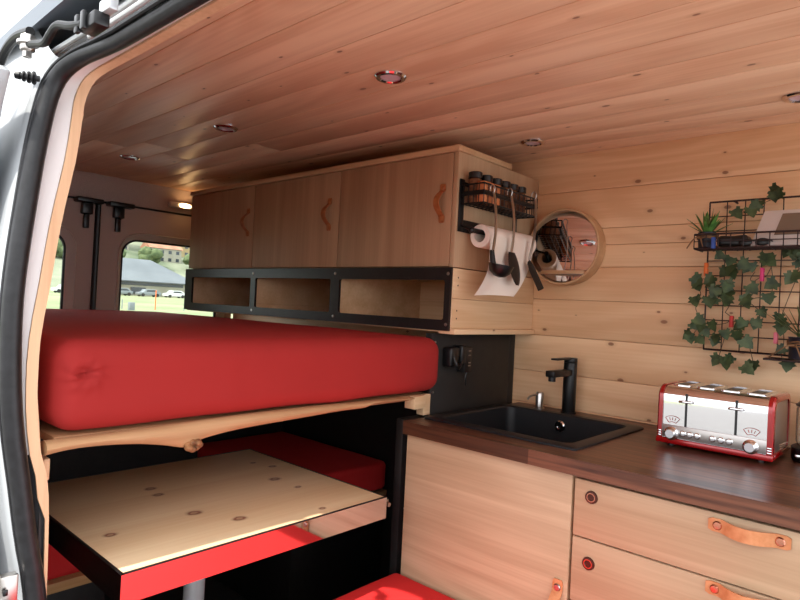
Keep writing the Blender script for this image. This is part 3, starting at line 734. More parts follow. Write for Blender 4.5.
# ------------------------------------------------------------------ toaster
TXa, TXb, TF, TB, TZ0, TZ1 = -.572, -.298, 1.70, 1.905, .912, 1.062
t = thing('toaster', 'red and chrome retro toaster with four slots on the worktop', 'toaster', ((TXa+TXb)/2, 1.80, .9))
def tprof(y0, y1, z0, z1, r=.03, n=7):
    p = [(y0, z0)]
    for k in range(n+1): a = PI-PI/2*k/n; p.append((y0+r+r*math.cos(a), z1-r+r*math.sin(a)))
    for k in range(n+1): a = PI/2-PI/2*k/n; p.append((y1-r+r*math.cos(a), z1-r+r*math.sin(a)))
    p.append((y1, z0)); return p
b = B(); pr = tprof(TF, TB, TZ0+.012, TZ1); b.prism(pr, lambda u, v: (TXa+.013, u, v), lambda u, v: (TXb-.013, u, v)); shell = obj('shell', b, M['chrome'], t)
for xa, xb in ((TXa, TXa+.0135), (TXb-.0135, TXb)):
    b = B(); n = len(pr)
    po = tprof(TF-.004, TB+.004, TZ0+.012, TZ1+.003, .033); pi_ = tprof(TF+.014, TB-.014, TZ0+.013, TZ1-.013, .025)
    xo = xb if xa > -.4 else xa; xi = xa if xa > -.4 else xb
    b.loft([[(xi, u, v) for u, v in po], [(xo+(xi-xo)*.3, u, v) for u, v in po], [(xo, u*.8+p*.2, v*.8+q*.2) for (u, v), (p, q) in zip(po, pi_)], [(xo, u, v) for u, v in pi_], [(xi, u, v) for u, v in pi_]], True, True)
    obj('side_frame', b, M['redenamel'], t, label='red enamel end frame')
    b = B(); b.prism(pi_, lambda u, v: ((xo*.75+xi*.25), u, v), lambda u, v: (xi, u, v)); obj('side_panel', b, M['brushed'], t)
b = B(); b.box(TXa-.002, TXb+.002, TF-.006, TB+.004, TZ0-.004, TZ0+.012, .004); obj('base_plate', b, M['redenamel'], t, label='red enamel base')
for x in (TXa+.03, TXb-.03):
    for y in (TF+.025, TB-.025): b = B(); b.cyl((x, y, .9), (x, y, TZ0-.003), .009, n=16); obj('foot', b, M['plastic'], t)
b = B(); b.box(TXa+.012, TXb-.012, TF-.004, TF+.001, TZ0+.013, TZ0+.047, .0015); cp = obj('control_panel', b, M['brushed'], t, label='brushed grey control strip')
for x in (TXa+.002, TXb-.0125):
    for k in range(3): b = B(); b.box(x, x+.0105, TF-.0055, TF-.002, TZ0+.014+k*.006, TZ0+.018+k*.006, .001); obj('chrome_bar', b, M['chrome'], t)
for x in (-.533, -.345):
    b = B(); b.lathe([(.018, 0), (.018, .004), (.014, .006), (.013, .016), (.011, .018), (0, .018)], (x, TF-.004, .937), (0, -1, 0), 28); obj('dial', b, M['chrome'], t)
for x in (-.504, -.487, -.469, -.432, -.412, -.393):
    b = B(); b.lathe([(.0085, 0), (.0085, .002), (.0065, .003), (.006, .006), (0, .007)], (x, TF-.004, .940), (0, -1, 0), 20); obj('button', b, M['chrome'], t)
for x in (-.500, -.381):
    b = B(); b.box(x-.0028, x+.0028, TF-.0012, TF+.004, .958, 1.046); obj('lever_slot', b, M['plastic'], t)
    b = B(); b.box(x-.017, x+.017, TF-.016, TF-.005, 1.022, 1.029, .003); b.box(x-.003, x+.003, TF-.006, TF+.002, 1.022, 1.029); obj('lever', b, M['chrome'], t)
for x in (-.533, -.345):
    # fan shaped browning scale above each dial
    b = B(); arc = []
    A0, A1 = math.radians(52), math.radians(128)
    ro, ri = .030, .014
    pts = [(ro*math.cos(A0+(A1-A0)*k/10), ro*math.sin(A0+(A1-A0)*k/10)) for k in range(11)]+[(ri*math.cos(A1-(A1-A0)*k/10), ri*math.sin(A1-(A1-A0)*k/10)) for k in range(11)]
    b.tube([(x+u, TF-.0012, .945+.008+v) for u, v in pts], .0008, 6, True)
    for a in (72, 90, 108):
        c, s = math.cos(math.radians(a)), math.sin(math.radians(a)); b.tube([(x+.018*c, TF-.0012, .953+.018*s), (x+.026*c, TF-.0012, .953+.026*s)], .0007, 6)
    obj('dial_scale', b, M['redenamel'], t, label='red fan shaped scale mark')
for k in range(4):
    x = -.548+k*.060; b = B()
    ring(b, rrect(x+.006, x+.036, TF+.045, TB-.035, .004, 3), rrect(x, x+.044, TF+.038, TB-.028, .006, 3), lambda u, v, d: (u, v, TZ1+.003+d), .004); obj('slot_rim', b, M['chrome'], t)
    b = B(); b.box(x+.006, x+.036, TF+.045, TB-.035, TZ1, TZ1+.0008); obj('bread_slot', b, M['plastic'], t)
for k in range(3): b = B(); b.tube([(TXb+.002, 1.76, .930+k*.006), (TXb+.014, 1.80+k*.01, .933+k*.006)], .0009, 6); obj('rack_wire', b, M['chrome'], t)
# kettle/glass pot at the frame edge
t = thing('coffee_pot', 'black lidded glass pot at right edge beside toaster', 'pot', (-.205, 1.845, .9))
b = B(); b.lathe([(0, 0), (.075, 0), (.078, .006), (.078, .034), (.068, .04), (0, .04)], (-.205, 1.845, .9), n=36); obj('pot_base', b, M['plastic'], t)
b = B(); b.lathe([(.066, .0405), (.070, .05), (.070, .13), (.066, .14), (.064, .14), (.067, .13), (.067, .05), (.063, .0405)], (-.205, 1.845, .9), n=36); obj('glass_body', b, M['glass'], t)
b = B(); b.lathe([(.0, .160), (.02, .160), (.06, .152), (.072, .142), (.072, .139), (0, .139)], (-.205, 1.845, .9), n=36); obj('lid', b, M['plastic'], t)
b = B(); b.box(-.265, -.245, 1.779, 1.792, .914, .922, .002); obj('switch', b, M['chrome'], t)

# ------------------------------------------------------------------ mirror
MC = V((-1.0075, 1.9985, 1.480)); MR = .1355
t = thing('round_mirror', 'round wall mirror in a pale wooden tray frame with small shelf', 'mirror', tuple(MC))
b = B(); b.lathe([(MR-.008, .004), (MR-.008, .054), (MR-.006, .056), (MR-.002, .056), (MR, .054), (MR, 0), (0, 0), (0, .004), (MR-.008, .004)], MC, (0, -1, 0), 72)
obj('frame', b, M['shelfwood'], t)
b = B(); b.lathe([(0, .0015), (MR-.0115, .0015), (MR-.0115, 0), (0, 0)], MC+V((0, -.032, 0)), (.158, -.98, .118), 72); obj('mirror_glass', b, M['mirror'], t)
zz0 = -.088; hw = math.sqrt((MR-.010)**2-zz0**2); b = B()
poly = [(-hw, -.006), (hw, -.006)]+[(hw*math.cos(PI*k/14), -.046-.022*math.sin(PI*k/14)) for k in range(15)]
b.prism(poly, lambda u, v: (MC.x+u, MC.y+v, MC.z+zz0-.009), lambda u, v: (MC.x+u, MC.y+v, MC.z+zz0+.003)); obj('shelf', b, M['shelfwood'], t)

# ------------------------------------------------------------------ spice rack with towel bar
XW = X1+.0008
t = thing('spice_rack', 'black wire spice rack with towel bar on overhead cabinet end', 'rack', (XW, 1.72, 1.56))
b = B(); b.box(XW, XW+.004, 1.505, 1.53, 1.485, 1.652, .001); b.box(XW, XW+.004, 1.825, 1.85, 1.485, 1.652, .001); b.box(XW, XW+.003, 1.53, 1.825, 1.485, 1.525, .001); b.box(XW, XW+.003, 1.53, 1.825, 1.632, 1.645, .001)
obj('back_plate', b, M['bmetal'], t)
XF = XW+.088
RY0_, RY1_ = 1.515, 1.836
b = B()
for z in (1.572, 1.604, 1.632):
    b.tube([(XW+.004, RY0_, z), (XF, RY0_, z), (XF, RY1_, z), (XW+.004, RY1_, z)], .0028 if z != 1.604 else .004, 8)
for k in range(15):
    y = RY0_+(RY1_-RY0_)*k/14; b.tube([(XF, y, 1.632), (XF, y, 1.572), (XW+.004, y, 1.572)], .0016, 6)
for k in range(5):
    x = XW+.01+(XF-XW-.01)*k/4
    b.tube([(x, RY0_, 1.632), (x, RY0_, 1.572), (x, RY1_, 1.572), (x, RY1_, 1.632)], .0016, 6)
b.box(XF-.002, XF+.002, RY0_, RY1_, 1.597, 1.611); b.box(XW, XF, RY0_-.002, RY0_+.002, 1.597, 1.611)
obj('basket', b, M['bmetal'], t)
b = B(); b.tube([(XW+.003, 1.52, 1.505), (XW+.05, 1.52, 1.487)], .004, 8); b.cyl((XW+.052, 1.512, 1.487), (XW+.052, 1.868, 1.487), .008); b.tube([(XW+.003, 1.84, 1.505), (XW+.05, 1.862, 1.487)], .004, 8); b.sphere((XW+.052, 1.510, 1.487), .010)
obj('towel_bar', b, M['bmetal'], t)
# paper roll with hanging sheet
t = thing('paper_towel_roll', 'white paper towel roll hanging below spice rack with loose sheet', 'paper roll', (XW+.052, 1.70, 1.487))
RC = V((XW+.052, 0, 1.4746)); RO, RI = .037, .0205
b = B(); b.lathe([(RI, 0), (RI, .29), (RO-.002, .29), (RO, .288), (RO, .002), (RO-.002, 0), (RI, 0)], (RC.x, 1.555, RC.z), (0, 1, 0), 40); obj('roll', b, M['paper'], t)
b = B(); rows = []
for k in range(25):
    u = k/24; z = RC.z-(RC.z-1.285)*u; fl = .018*max(0, u-.55)**1.5/.3
    y0 = 1.560-.085*max(0, u-.45)**1.5; y1 = 1.822-.10*u**2
    rows.append([(RC.x+RO+.0015-.010*u+.006*math.sin(6*w+3*u)*u-fl*(1-w), y0+(y1-y0)*w, z+.018*w*u-.012*u*w*w) for w in (j/14 for j in range(15))])
b.loft(rows+[[(p[0]-.0012, p[1], p[2]) for p in r] for r in rows[::-1]]); obj('loose_sheet', b, M['paper'], t, smooth=60)
# jars
first = None
jars = [(1.542, 'black lidded spice jar at the box end of the rack'), (1.600, 'second black lidded spice jar from the box end of the rack'), (1.656, 'third black lidded spice jar from the box end, behind the ladle'),
        (1.706, 'fourth black lidded spice jar from the box end of the rack'), (1.756, 'second to last black lidded spice jar towards the mirror'), (1.808, 'last black lidded spice jar nearest the mirror')]
for y, lab in jars:
    x = XW+.034
    if first is None:
        first = t = thing('spice_jar', lab, 'jar', (x, y, 1.574), 'spice jars in the rack')
        b = B(); b.lathe([(0, 0), (.0205, 0), (.0215, .004), (.0215, .072), (.018, .080), (0, .080)], (x, y, 1.574), n=24); obj('jar_glass', b, M['spice'], t)
        b = B(); b.lathe([(0, .0805), (.0225, .0805), (.0225, .098), (.021, .100), (.0, .100)], (x, y, 1.574), n=24); obj('lid', b, M['plastic'], t)
    else: copy_thing(first, (x, y, 1.574), lab)
b = B(); b.box(XW+.059, XF-.004, 1.520, 1.612, 1.576, 1.640, .002)
solo('spice_box', b, M['card'], 'orange brown card box at front corner of the spice rack', 'box', (XW+.07, 1.58, 1.576))
# utensils
def hooks(b, x, y, z):
    b.tube(smooth_path([(x-.009, y, z+.0), (x-.008, y, z+.014), (x, y, z+.020), (x+.008, y, z+.012), (x+.006, y, z-.004)], 5), .0022, 8)
XU = XF+.014
def utensil(name, lab, cat, y0, y1, ztop, zhead):
    t = thing(name, lab, cat, (XU, y0, ztop), 'hanging utensils')
    b = B(); N = 16; rows = []
    for k in range(N+1):
        u = k/N; w = .0055 if u < .9 else .0045
        c = V((XU+.012*math.sin(PI*u), y0+(y1-y0)*u, ztop-.012+(zhead-ztop+.012)*u))
        rows.append([c+V((-.0015, -w, 0)), c+V((.0015, -w, 0)), c+V((.0015, w, 0)), c+V((-.0015, w, 0))])
    b.loft(rows, True); obj('handle', b, M['steel'], t, label='flat steel handle')
    b = B(); hooks(b, XU-.006, y0, ztop-.008); obj('hanging_hook', b, M['steel'], t)
    return t
t = utensil('ladle', 'black ladle on steel handle hanging nearest the cabinet front', 'ladle', 1.548, 1.553, 1.618, 1.405)
b = B(); b.tube([(XU, 1.553, 1.428), (XU+.004, 1.554, 1.395), (XU+.010, 1.556, 1.368)], [.007, .009, .010], 10)
cup = [(.0, -.034), (.018, -.030), (.032, -.018), (.038, 0), (.040, .006), (.037, .006), (.035, 0), (.029, -.016), (.016, -.027), (0, -.031)]
b.lathe(cup, (XU+.022, 1.574, 1.378), (.15, .05, 1), 30); obj('bowl', b, M['plastic'], t)
t = utensil('serving_spoon', 'black slotted turner on steel handle hanging in the middle', 'turner', 1.648, 1.660, 1.625, 1.415)
b = B(); rows = []
for k in range(13):
    u = k/12; w = .008+.024*math.sin(PI*min(1, .12+.86*u))**.8*(1 if u < .98 else .6)
    c = V((XU+.004+.012*u, 1.660+.025*u, 1.432-.105*u)); rows.append([c+V((0, -w, 0)), c+V((.004, 0, -.001)), c+V((0, w, 0)), c+V((-.004, 0, .001))])
b.loft(rows, True); obj('head', b, M['plastic'], t)
t = utensil('turner', 'black spatula on steel handle hanging in front of the mirror', 'spatula', 1.800, 1.770, 1.640, 1.40)
b = B(); rows = []
for k in range(11):
    u = k/10; w = .006+.013*min(1, u*4)
    c = V((XU+.002+.03*u, 1.770+.040*u, 1.415-.095*u)); rows.append([c+V((0, -w, -.006)), c+V((.003, 0, 0)), c+V((0, w, .006)), c+V((-.003, 0, 0))])
b.loft(rows, True); obj('head', b, M['plastic'], t)

# ------------------------------------------------------------------ wire grid with basket
GY = 1.962
t = thing('wire_grid', 'dark wire wall grid with basket hanging above the toaster', 'wall grid', (-.25, GY, 1.158))
b = B()
GX = [-.536+.0478*k for k in range(13)]; GZ = [1.158+.0443*k for k in range(11)]
for x in GX: b.tube([(x, GY, GZ[0]), (x, GY, GZ[-1])], .0026 if x in (GX[0], GX[-1]) else .0017, 6)
for z in GZ: b.tube([(GX[0], GY-.003, z), (GX[-1], GY-.003, z)], .0028 if z in (GZ[0], GZ[-1]) else .0017, 6)
obj('mesh_panel', b, M['wire'], t)
b = B(); BX0, BX1, BYF = -.550, .06, 1.872
for z in (1.453, 1.494): b.tube([(BX0, GY-.006, z), (BX0, BYF, z), (BX1, BYF, z), (BX1, GY-.006, z)], .0028, 8)
b.tube([(BX0, BYF, 1.473), (BX1, BYF, 1.473)], .0015, 6)
k = 0
while BX0+.032*k < BX1:
    x = BX0+.032*k; b.tube([(x, BYF, 1.494), (x, BYF, 1.453), (x, GY-.006, 1.453)], .0016, 6); k += 1
for k in range(1, 4): b.tube([(BX0, BYF+(GY-BYF)*k/4, 1.453), (BX1, BYF+(GY-BYF)*k/4, 1.453)], .0016, 6)
obj('basket', b, M['wire'], t)
for x in (-.47, -.1): b = B(); b.tube([(x, GY, 1.601), (x, 1.999, 1.601)], .003, 8); obj('wall_hook', b, M['wire'], t)

def blade(b, o, d, L, w, bend, n=6, th=.0016):
    """fleshy pointed leaf"""
    o = V(o); d = V(d).normalized(); up = V((0, 0, 1)); s = d.cross(up)
    s = s.normalized() if s.length > 1e-3 else V((1, 0, 0)); nn = s.cross(d).normalized(); rows = []
    for k in range(n+1):
        u = k/n; ww = w*(.75+.5*u)*(1-u**2.2)+.0004; c = o+d*(L*u)-V((0, 0, bend*u*u))
        rows.append([c-s*ww, c-nn*th*(1-u*.8)*1.5, c+s*ww, c+nn*th*(1-u*.8)])
    b.loft(rows, True)
def potted(name, lab, cx, cy, z0, r, h, mat, nleaf, L, w, seed, cat='plant'):
    random.seed(seed)
    t = thing(name, lab, cat, (cx, cy, z0))
    b = B(); b.lathe([(0, 0), (r*.8, 0), (r*.95, .004), (r, h-.004), (r*1.02, h), (r*.88, h), (r*.86, h-.006), (0, h-.006)], (cx, cy, z0), n=28); obj('pot', b, M['pot'], t)
    b = B()
    for k in range(3): b.tube([(cx+(r+.002)*math.cos(2*PI*j/20), cy+(r+.002)*math.sin(2*PI*j/20), z0+h*.62+k*.005+.002*math.sin(j*1.3+k)) for j in range(20)], .0022, 6, True)
    b.tube(smooth_path([(cx-r*.5, cy-r-.002, z0+h*.65), (cx-r*.9, cy-r-.012, z0+h*.6), (cx-r*1.5, cy-r-.006, z0+h*.3), (cx-r*2.1, cy-r*.6, z0+.0)], 4), .0018, 6)
    b.tube(smooth_path([(cx-r*.4, cy-r-.002, z0+h*.65), (cx-r*.2, cy-r-.014, z0+h*.4), (cx-.002, cy-r-.008, z0+h*.05)], 4), .0018, 6)
    obj('twine_bow', b, M['twine'], t)
    b = B()
    for k in range(nleaf):
        a = 2*PI*k/nleaf*2.4+random.random()*.5; el = math.radians(30+58*((k*7) % nleaf)/nleaf)
        blade(b, (cx+.006*math.cos(a), cy+.006*math.sin(a), z0+h-.006), (math.cos(a)*math.cos(el), math.sin(a)*math.cos(el)*.7, math.sin(el)), L*random.uniform(.8, 1.1), w, L*.15*random.random())
    for v in b.bm.verts: v.co.y = min(v.co.y, 1.9555)
    obj('leaves', b, mat, t)
    return t
potted('potted_succulent', 'small green succulent in dark pot with twine at basket left end', -.524, 1.902, 1.4562, .024, .046, M['leafb'], 26, .072, .0075, 3)
potted('potted_grass', 'spiky plant in dark twine wrapped pot at right frame edge', -.270, 1.908, 1.150, .040, .062, M['leafg'], 22, .115, .0055, 5)
b = B(); b.tube([(-.36, 1.952, 1.148), (-.18, 1.952, 1.148)], .003, 8); b.tube([(-.36, 1.95, 1.148), (-.36, 1.872, 1.148), (-.18, 1.872, 1.148), (-.18, 1.95, 1.148)], .003, 8)
for k in range(7): b.tube([(-.35+k*.025, 1.952, 1.148), (-.35+k*.025, 1.872, 1.148)], .002, 6)
solo('wire_shelf', b, M['wire'], 'small dark wire ledge carrying the spiky plant', 'shelf', (-.27, 1.91, 1.148))
# tablet leaning in the basket
t = thing('tablet', 'grey framed display leaning in the wire basket', 'display', (-.25, 1.90, 1.456))
b = B(); b.box(-.41, -.09, 1.893, 1.905, 1.458, 1.560, .003); b.rot(Matrix.Rotation(math.radians(-12), 3, 'X'), (-.25, 1.9, 1.458)); 
for v in b.bm.verts: v.co.x += (.0 if v.co.x > -.3 else .028*(v.co.z-1.458)/.1)
obj('case', b, M['tablet'], t)
b = B(); b.box(-.362, -.12, 1.8905, 1.893, 1.487, 1.548, .0008); b.rot(Matrix.Rotation(math.radians(-12), 3, 'X'), (-.25, 1.9, 1.458))
for v in b.bm.verts: v.co.x += (.0 if v.co.x > -.3 else .028*(v.co.z-1.458)/.1)
obj('screen', b, M['screen'], t)
# dark things in the basket
t = thing('sunglasses_case', 'long black pouch lying in the wire basket beside the succulent', 'pouch', (-.45, 1.91, 1.457))
b = soft_box(-.495, -.415, 1.885, 1.945, 1.457, 1.490, .012, 6, 4, 2, lambda p, n: V((0, 0, .006*noise.noise(p*30)))); obj('pouch', b, M['plastic'], t, smooth=80)
t = thing('sunglasses', 'black sunglasses tucked in the basket in front of display', 'sunglasses', (-.395, 1.885, 1.457))
b = B(); b.sphere((-.420, 1.886, 1.468), .018, .004, .010); b.sphere((-.378, 1.886, 1.468), .018, .004, .010); obj('lens', b, M['plastic'], t)
b = B(); b.tube(smooth_path([(-.44, 1.888, 1.472), (-.42, 1.886, 1.478), (-.399, 1.885, 1.472), (-.378, 1.886, 1.478), (-.358, 1.888, 1.472), (-.352, 1.93, 1.470)], 4), .002, 6); obj('frame', b, M['plastic'], t)
# pegs
def peg(x, z, y, mat, lab, h=.032):
    t = thing('clothes_peg', lab, 'peg', (x, y, z), 'pegs on the wire grid')
    b = B(); b.box(x-.0048, x+.0048, y-.012, y-.004, z-h/2, z+h/2, .0018); obj('jaw', b, mat, t)
    b = B(); b.box(x-.0048, x+.0048, y-.003, y+.005, z-h/2, z+h/2, .0018); obj('jaw', b, mat, t)
    b = B(); b.cyl((x-.0052, y-.0035, z+.004), (x+.0052, y-.0035, z+.004), .0028, n=10); obj('spring', b, M['steel'], t)
peg(-.536, 1.398, GY-.006, M['orange'], 'orange clothes peg on the left edge of the grid', .040)
peg(-.388, 1.383, GY-.006, M['pink'], 'magenta clothes peg among ivy near grid centre', .038)
peg(-.461, 1.245, GY-.006, M['redp'], 'red clothes peg low among the ivy', .034)
peg(-.3475, 1.205, GY-.006, M['rose'], 'pale pink clothes peg just above grid bottom', .032)
peg(-.4965, 1.467, BYF-.002, M['blue'], 'blue clothes peg clipped to the basket front', .032)

# ivy
LEAFPTS = [(0, 0), (.18, .02), (.34, -.12), (.52, .06), (.40, .22), (.62, .38), (.36, .50), (.30, .66), (0, 1.0)]
def ivy_leaf(b, c, size, ang, tilt, yaw):
    pts = LEAFPTS+[(-x, y) for x, y in LEAFPTS[-2:0:-1]]
    t = bmesh.new(); ctr = t.verts.new((0, .03, .3)); vs = []
    for x, y in pts: vs.append(t.verts.new((x, -.10*abs(x)+.06*y*y, y)))
    mid = t.verts.new((0, .02, .0))
    for i in range(len(vs)):
        t.faces.new((ctr, vs[i], vs[(i+1) % len(vs)]))
    bmesh.ops.remove_doubles(t, verts=t.verts[:], dist=1e-5)
    t.transform(Matrix.Translation(V(c)) @ Matrix.Rotation(yaw, 4, 'Z') @ Matrix.Rotation(tilt, 4, 'X') @ Matrix.Rotation(ang, 4, 'Y') @ Matrix.Scale(size, 4) @ Matrix.Translation((0, 0, -.35)))
    b.merge(t)
PEGS = [(-.536, 1.398), (-.388, 1.383), (-.461, 1.245), (-.3475, 1.205)]
def leafpos(zx, zy):   # wall chart: zx across (127 = left grid edge, .9 mm steps), zy down from the grid's top edge
    k = zx-127
    return (-.536+k*.00091, 1.601-(zy-(68-.076*k))*.443/((145+.061*k)*2.857))
vines = {
 'ivy vine hanging at the left edge of the wire grid': [(145, 285), (105, 285), (105, 305), (105, 345), (120, 400), (105, 415), (125, 420), (95, 450), (120, 455), (85, 440)],
 'ivy vine trailing down through left half of wire grid': [(175, 220), (205, 235), (185, 265), (210, 270), (240, 245), (200, 310), (165, 320), (205, 325), (160, 345), (200, 345), (190, 380), (215, 395), (160, 415), (165, 460), (195, 440), (175, 512), (205, 520)],
 'ivy vine trailing down through the middle of wire grid': [(270, 265), (265, 295), (300, 280), (310, 235), (320, 300), (315, 340), (255, 350), (295, 380), (285, 410), (245, 410), (230, 445), (260, 465), (278, 530)],
 'ivy vine trailing down towards the right frame edge': [(375, 215), (390, 240), (370, 285), (400, 230), (345, 395), (350, 425), (355, 475), (370, 530)],
 'ivy sprigs poking above the top of the wire grid': [(330, 48), (318, 52), (275, 72), (268, 80), (215, 100)],
}
random.seed(11)
for lab, pts in vines.items():
    P = [leafpos(*p) for p in pts]
    t = thing('ivy_vine', lab, 'ivy', (P[0][0], GY-.01, P[0][1]), 'ivy vines on the wire grid')
    b = B(); s = B(); prev = None
    for (x, z) in P:
        for q in range(2):
            dx, dz = (0, 0) if q == 0 else (random.uniform(-.018, .018), random.uniform(-.018, .018))
            if q and random.random() < .45: continue
            if any(abs(x+dx-px_) < .024 and abs(z+dz-pz_) < .027 for px_, pz_ in PEGS): continue
            ivy_leaf(b, (x+dx, GY-.016-random.random()*.022, z+dz), random.uniform(.029, .040), PI+random.uniform(-1.0, 1.0), random.uniform(-.5, .3), random.uniform(-.5, .5))
        if prev:
            mid = ((x+prev[0])/2+random.uniform(-.012, .012), GY-.012, (z+prev[1])/2+random.uniform(-.008, .008))
            s.tube(smooth_path([(prev[0], GY-.01, prev[1]), mid, (x, GY-.01, z)], 4), .0011, 5)
        prev = (x, z)
    obj('leaves', b, M['leaf'], t, smooth=50); obj('stem', s, M['stem'], t)

# ------------------------------------------------------------------ outside
b = B(); b.box(-14, 80, -90, .32, -.66, -.60); b.box(-14, -3.5, .32, 14, -.66, -.60)
struct('floor_outside', b, M['asphalt'])
b = B(); b.loft([[(-14, -60, -.62), (-14, 120, -.62)], [(-60, -60, -.4), (-60, 140, -.4)], [(-118, -60, .5), (-118, 160, .5)], [(-200, -60, 1.5), (-200, 220, 1.5)]])
o = struct('floor_meadow', b, M['grass'])
b = B(); random.seed(4); rows = []
for i in range(14):
    u = i/13; x = -190-230*u
    rows.append([(x, -80+i*0+460*k/24, 1.4+78*u**1.1+7*u*noise.noise(V((x*.02, k*.5, 0)))) for k in range(25)])
b.loft(rows); struct('floor_hillside', b, M['hill'])
# hall with grey roof
t = thing('hall_building', 'low pale hall with big grey roof across the meadow', 'building', (-122, 58, .5))
b = B(); b.prism([(47.5, .5), (47.5, 4.0), (64, 4.0), (64, .5)], lambda u, v: (-132, u, v), lambda u, v: (-120, u, v)); obj('wall', b, M['plaster'], t)
b = B(); b.loft([[(-118.5, 47.0, 3.5), (-118.5, 66, 3.5)], [(-126, 46.5, 8.2), (-126, 58.5, 8.2)], [(-134, 47.0, 3.5), (-134, 66, 3.5)], [(-134, 47, 3.3), (-134, 66, 3.3)], [(-118.5, 47.0, 3.3), (-118.5, 66, 3.3)]], False, True)
obj('roof', b, M['roofg'], t)
b = B(); b.prism([(-134, 3.4), (-126, 8.1), (-118.5, 3.4)], lambda u, v: (u, 47.3, v), lambda u, v: (u, 47.6, v)); obj('gable', b, M['darkwin'], t)
for q in ((49, 63, 2.6, 3.2), (52, 55, .9, 2.2)): b = B(); b.box(-119.95, -119.8, *q); obj('window', b, M['darkwin'], t)
b = B(); b.box(-118.3, -118.1, 46.2, 49.2, .5, 3.2); solo('banner', b, M['wallred'], 'red sign at the left end of grey roofed hall', 'sign', (-118.2, 47.7, .5))
def car(x, y, mat, lab, L=4.2):
    t = thing('car', lab, 'car', (x, y, .45), 'parked cars beyond the meadow')
    b = B(); b.prism([(-L/2, .3), (-L/2, .8), (-L*.3, .9), (-L*.2, 1.4), (L*.25, 1.42), (L*.42, .95), (L/2, .85), (L/2, .3)], lambda u, v: (x-.85, y+u, .45+v), lambda u, v: (x+.85, y+u, .45+v), .06); obj('body', b, mat, t)
    b = B(); b.prism([(-L*.18, .95), (-L*.14, 1.3), (L*.2, 1.32), (L*.34, .95)], lambda u, v: (x-.87, y+u, .45+v), lambda u, v: (x+.87, y+u, .45+v)); obj('window', b, M['darkwin'], t)
    for yy in (-L*.32, L*.32):
        for xx in (-.8, .8): b = B(); b.cyl((x+xx-.1, y+yy, .77), (x+xx+.1, y+yy, .77), .32, n=16); obj('wheel', b, M['rubber'], t)
car(-114, 47.5, M['cargrey'], 'grey parked car at left in the right rear window'); car(-114, 52.9, M['cargrey'], 'grey parked car in front of hall near the middle', 4.4)
car(-114, 58.2, M['carwhite'], 'white parked car in front of the grey roofed hall'); car(-114, 63.4, M['carblue'], 'blue parked car in front of the grey roofed hall'); car(-112, 37.5, M['carwhite'], 'white parked car seen through left rear window')
for i, (y, lab) in enumerate(((24.0, 'left thin fence post out on the meadow'), (27.2, 'middle orange pole out on the meadow'), (30.2, 'right thin fence post out on the meadow'))):
    b = B(); hgt = 1.0 if i != 1 else 2.0; b.cyl((-57, y, -.5), (-57, y, -.5+hgt), .05, n=8); solo('fence_post', b, M['orange'] if i == 1 else M['cargrey'], lab, 'post', (-57, y, -.5))
b = B(); b.box(-54.4, -54, 23.4, 23.9, -.5, .30, .03); solo('waste_bin', b, M['cargrey'], 'grey bin standing on the meadow outside', 'bin', (-54, 23.7, -.5))
hs = [(-250, 100, 24, 10, 9, 12, 'plaster', 'tall pale tower block'), (-262, 127, 22, 9, 12, 8, 'plaster', 'pale house with brown roof'), (-250, 128, 16, 9, 14, 7, 'yplaster', 'yellow house'), (-300, 136, 42, 9, 12, 8, 'plaster', 'pale house high on the slope'),
      (-285, 118, 34, 9, 11, 7, 'plaster', 'pale house above the hall roof'), (-238, 115, 14, 8, 13, 6, 'plaster', 'long pale house just above hall roof'), (-270, 72, 22, 9, 14, 8, 'plaster', 'pale house in the left rear window'), (-245, 84, 16, 8, 12, 7, 'yplaster', 'yellow house in the left rear window'),
      (-310, 160, 40, 9, 14, 8, 'plaster', 'pale house furthest right on the slope'), (-330, 142, 56, 9, 14, 8, 'plaster', 'pale house highest on the slope')]
for x, y, z, w, L, h, mt, nm in hs:
    gz = 1.4+78*max(0, ((-190-x)/230))**1.1-2
    t = thing('house', nm+' on the hillside', 'house', (x, y, gz), 'hillside houses')
    tall = 18 if 'tower' in nm else h
    b = B(); b.box(x-w/2, x+w/2, y-L/2, y+L/2, gz, gz+tall); obj('wall', b, M[mt], t)
    b = B(); b.prism([(x-w/2-.6, gz+tall), (x, gz+tall+(3 if tall < 15 else .8)), (x+w/2+.6, gz+tall)], lambda u, v: (u, y-L/2-.6, v), lambda u, v: (u, y+L/2+.6, v)); obj('roof', b, M['rooft'] if tall < 15 else M['roofg'], t)
    for k in range(4):
        for r in range(int(tall//3)): b = B(); b.box(x+w/2, x+w/2+.1, y-L/2+L*(k+.3)/4, y-L/2+L*(k+.7)/4, gz+1+r*3, gz+2.3+r*3); obj('window', b, M['darkwin'], t)
random.seed(21)
tl = [(-225, 92), (-224, 104), (-222, 122), (-226, 134), (-270, 108), (-280, 128), (-235, 80), (-226, 72), (-300, 120), (-340, 162), (-284, 148)]
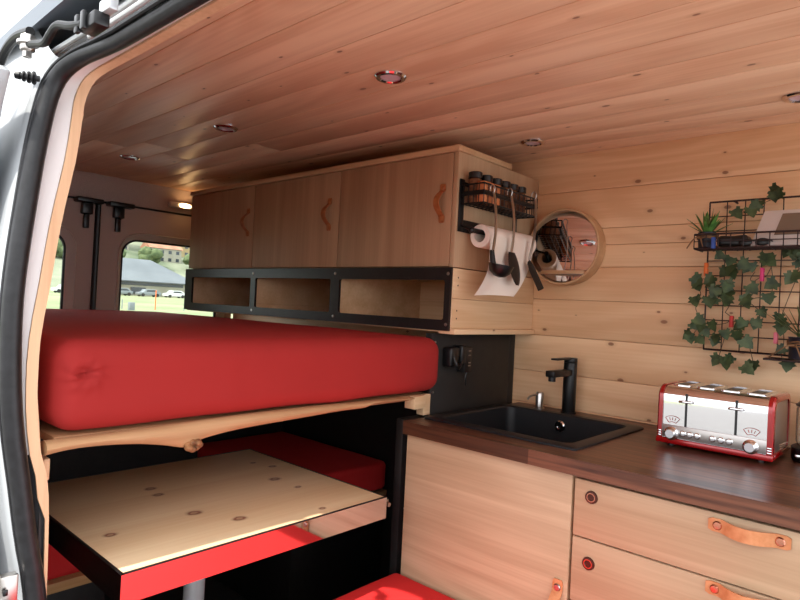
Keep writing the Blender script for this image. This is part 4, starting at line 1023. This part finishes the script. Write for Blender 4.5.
for k, (x, y) in enumerate(tl):
    gz = 1.4+78*max(0, ((-190-x)/230))**1.1-1.5
    t = thing('tree', 'bushy pale green tree among the hillside houses', 'tree', (x, y, gz), 'hillside trees')
    b = B(); b.cyl((x, y, gz), (x, y, gz+4), .35, .2, 8); obj('trunk', b, M['stem'], t)
    b = B()
    for j in range(6): b.sphere((x+random.uniform(-2, 2), y+random.uniform(-2.5, 2.5), gz+5+random.uniform(-1.5, 2)), 2.4, 2.6, 2.2, 10, 7)
    for v in b.bm.verts: v.co += V((1, 1, 1))*.6*noise.noise(v.co*.7)
    obj('crown', b, M['bush'], t)

# ------------------------------------------------------------------ light
w = bpy.data.worlds.new('World'); sc.world = w; w.use_nodes = True
bg = w.node_tree.nodes['Background']; bg.inputs[0].default_value = (.93, .96, 1.0, 1); bg.inputs[1].default_value = 1.35
sd = bpy.data.lights.new('Sun', 'SUN'); sd.energy = 2.9; sd.angle = math.radians(.6); sd.color = (1, .95, .86)
so = bpy.data.objects.new('Sun', sd); COL.objects.link(so); so.location = (0, -6, 8)
EL = math.radians(53); d = V((.015, .6, 0)).normalized()*math.cos(EL)+V((0, 0, -math.sin(EL)))
so.rotation_euler = d.to_track_quat('-Z', 'Y').to_euler()

# ------------------------------------------------------------------ camera
cd = bpy.data.cameras.new('Camera'); cam = bpy.data.objects.new('Camera', cd); COL.objects.link(cam); sc.camera = cam
cd.sensor_fit = 'HORIZONTAL'; cd.sensor_width = 36; cd.lens = 36*598.6/800; cd.clip_start = .02; cd.clip_end = 1000
right = V((0.73883, 0.67199, 0.05072)); down = V((0.03149, 0.04076, -0.99867)); fwd = V((-0.67316, 0.73944, 0.00896))
R = Matrix((right, -down, -fwd)).transposed()
cam.matrix_world = Matrix.Translation((0, 0, 1.243)) @ R.to_4x4()
vs = sc.view_settings; vs.view_transform = 'Standard'; vs.look = 'None'; vs.gamma = 1; vs.use_curve_mapping = False; vs.exposure = 1.2
sc.display_settings.display_device = 'sRGB'
sc.cycles.max_bounces = 10; sc.cycles.diffuse_bounces = 6; sc.cycles.caustics_reflective = False
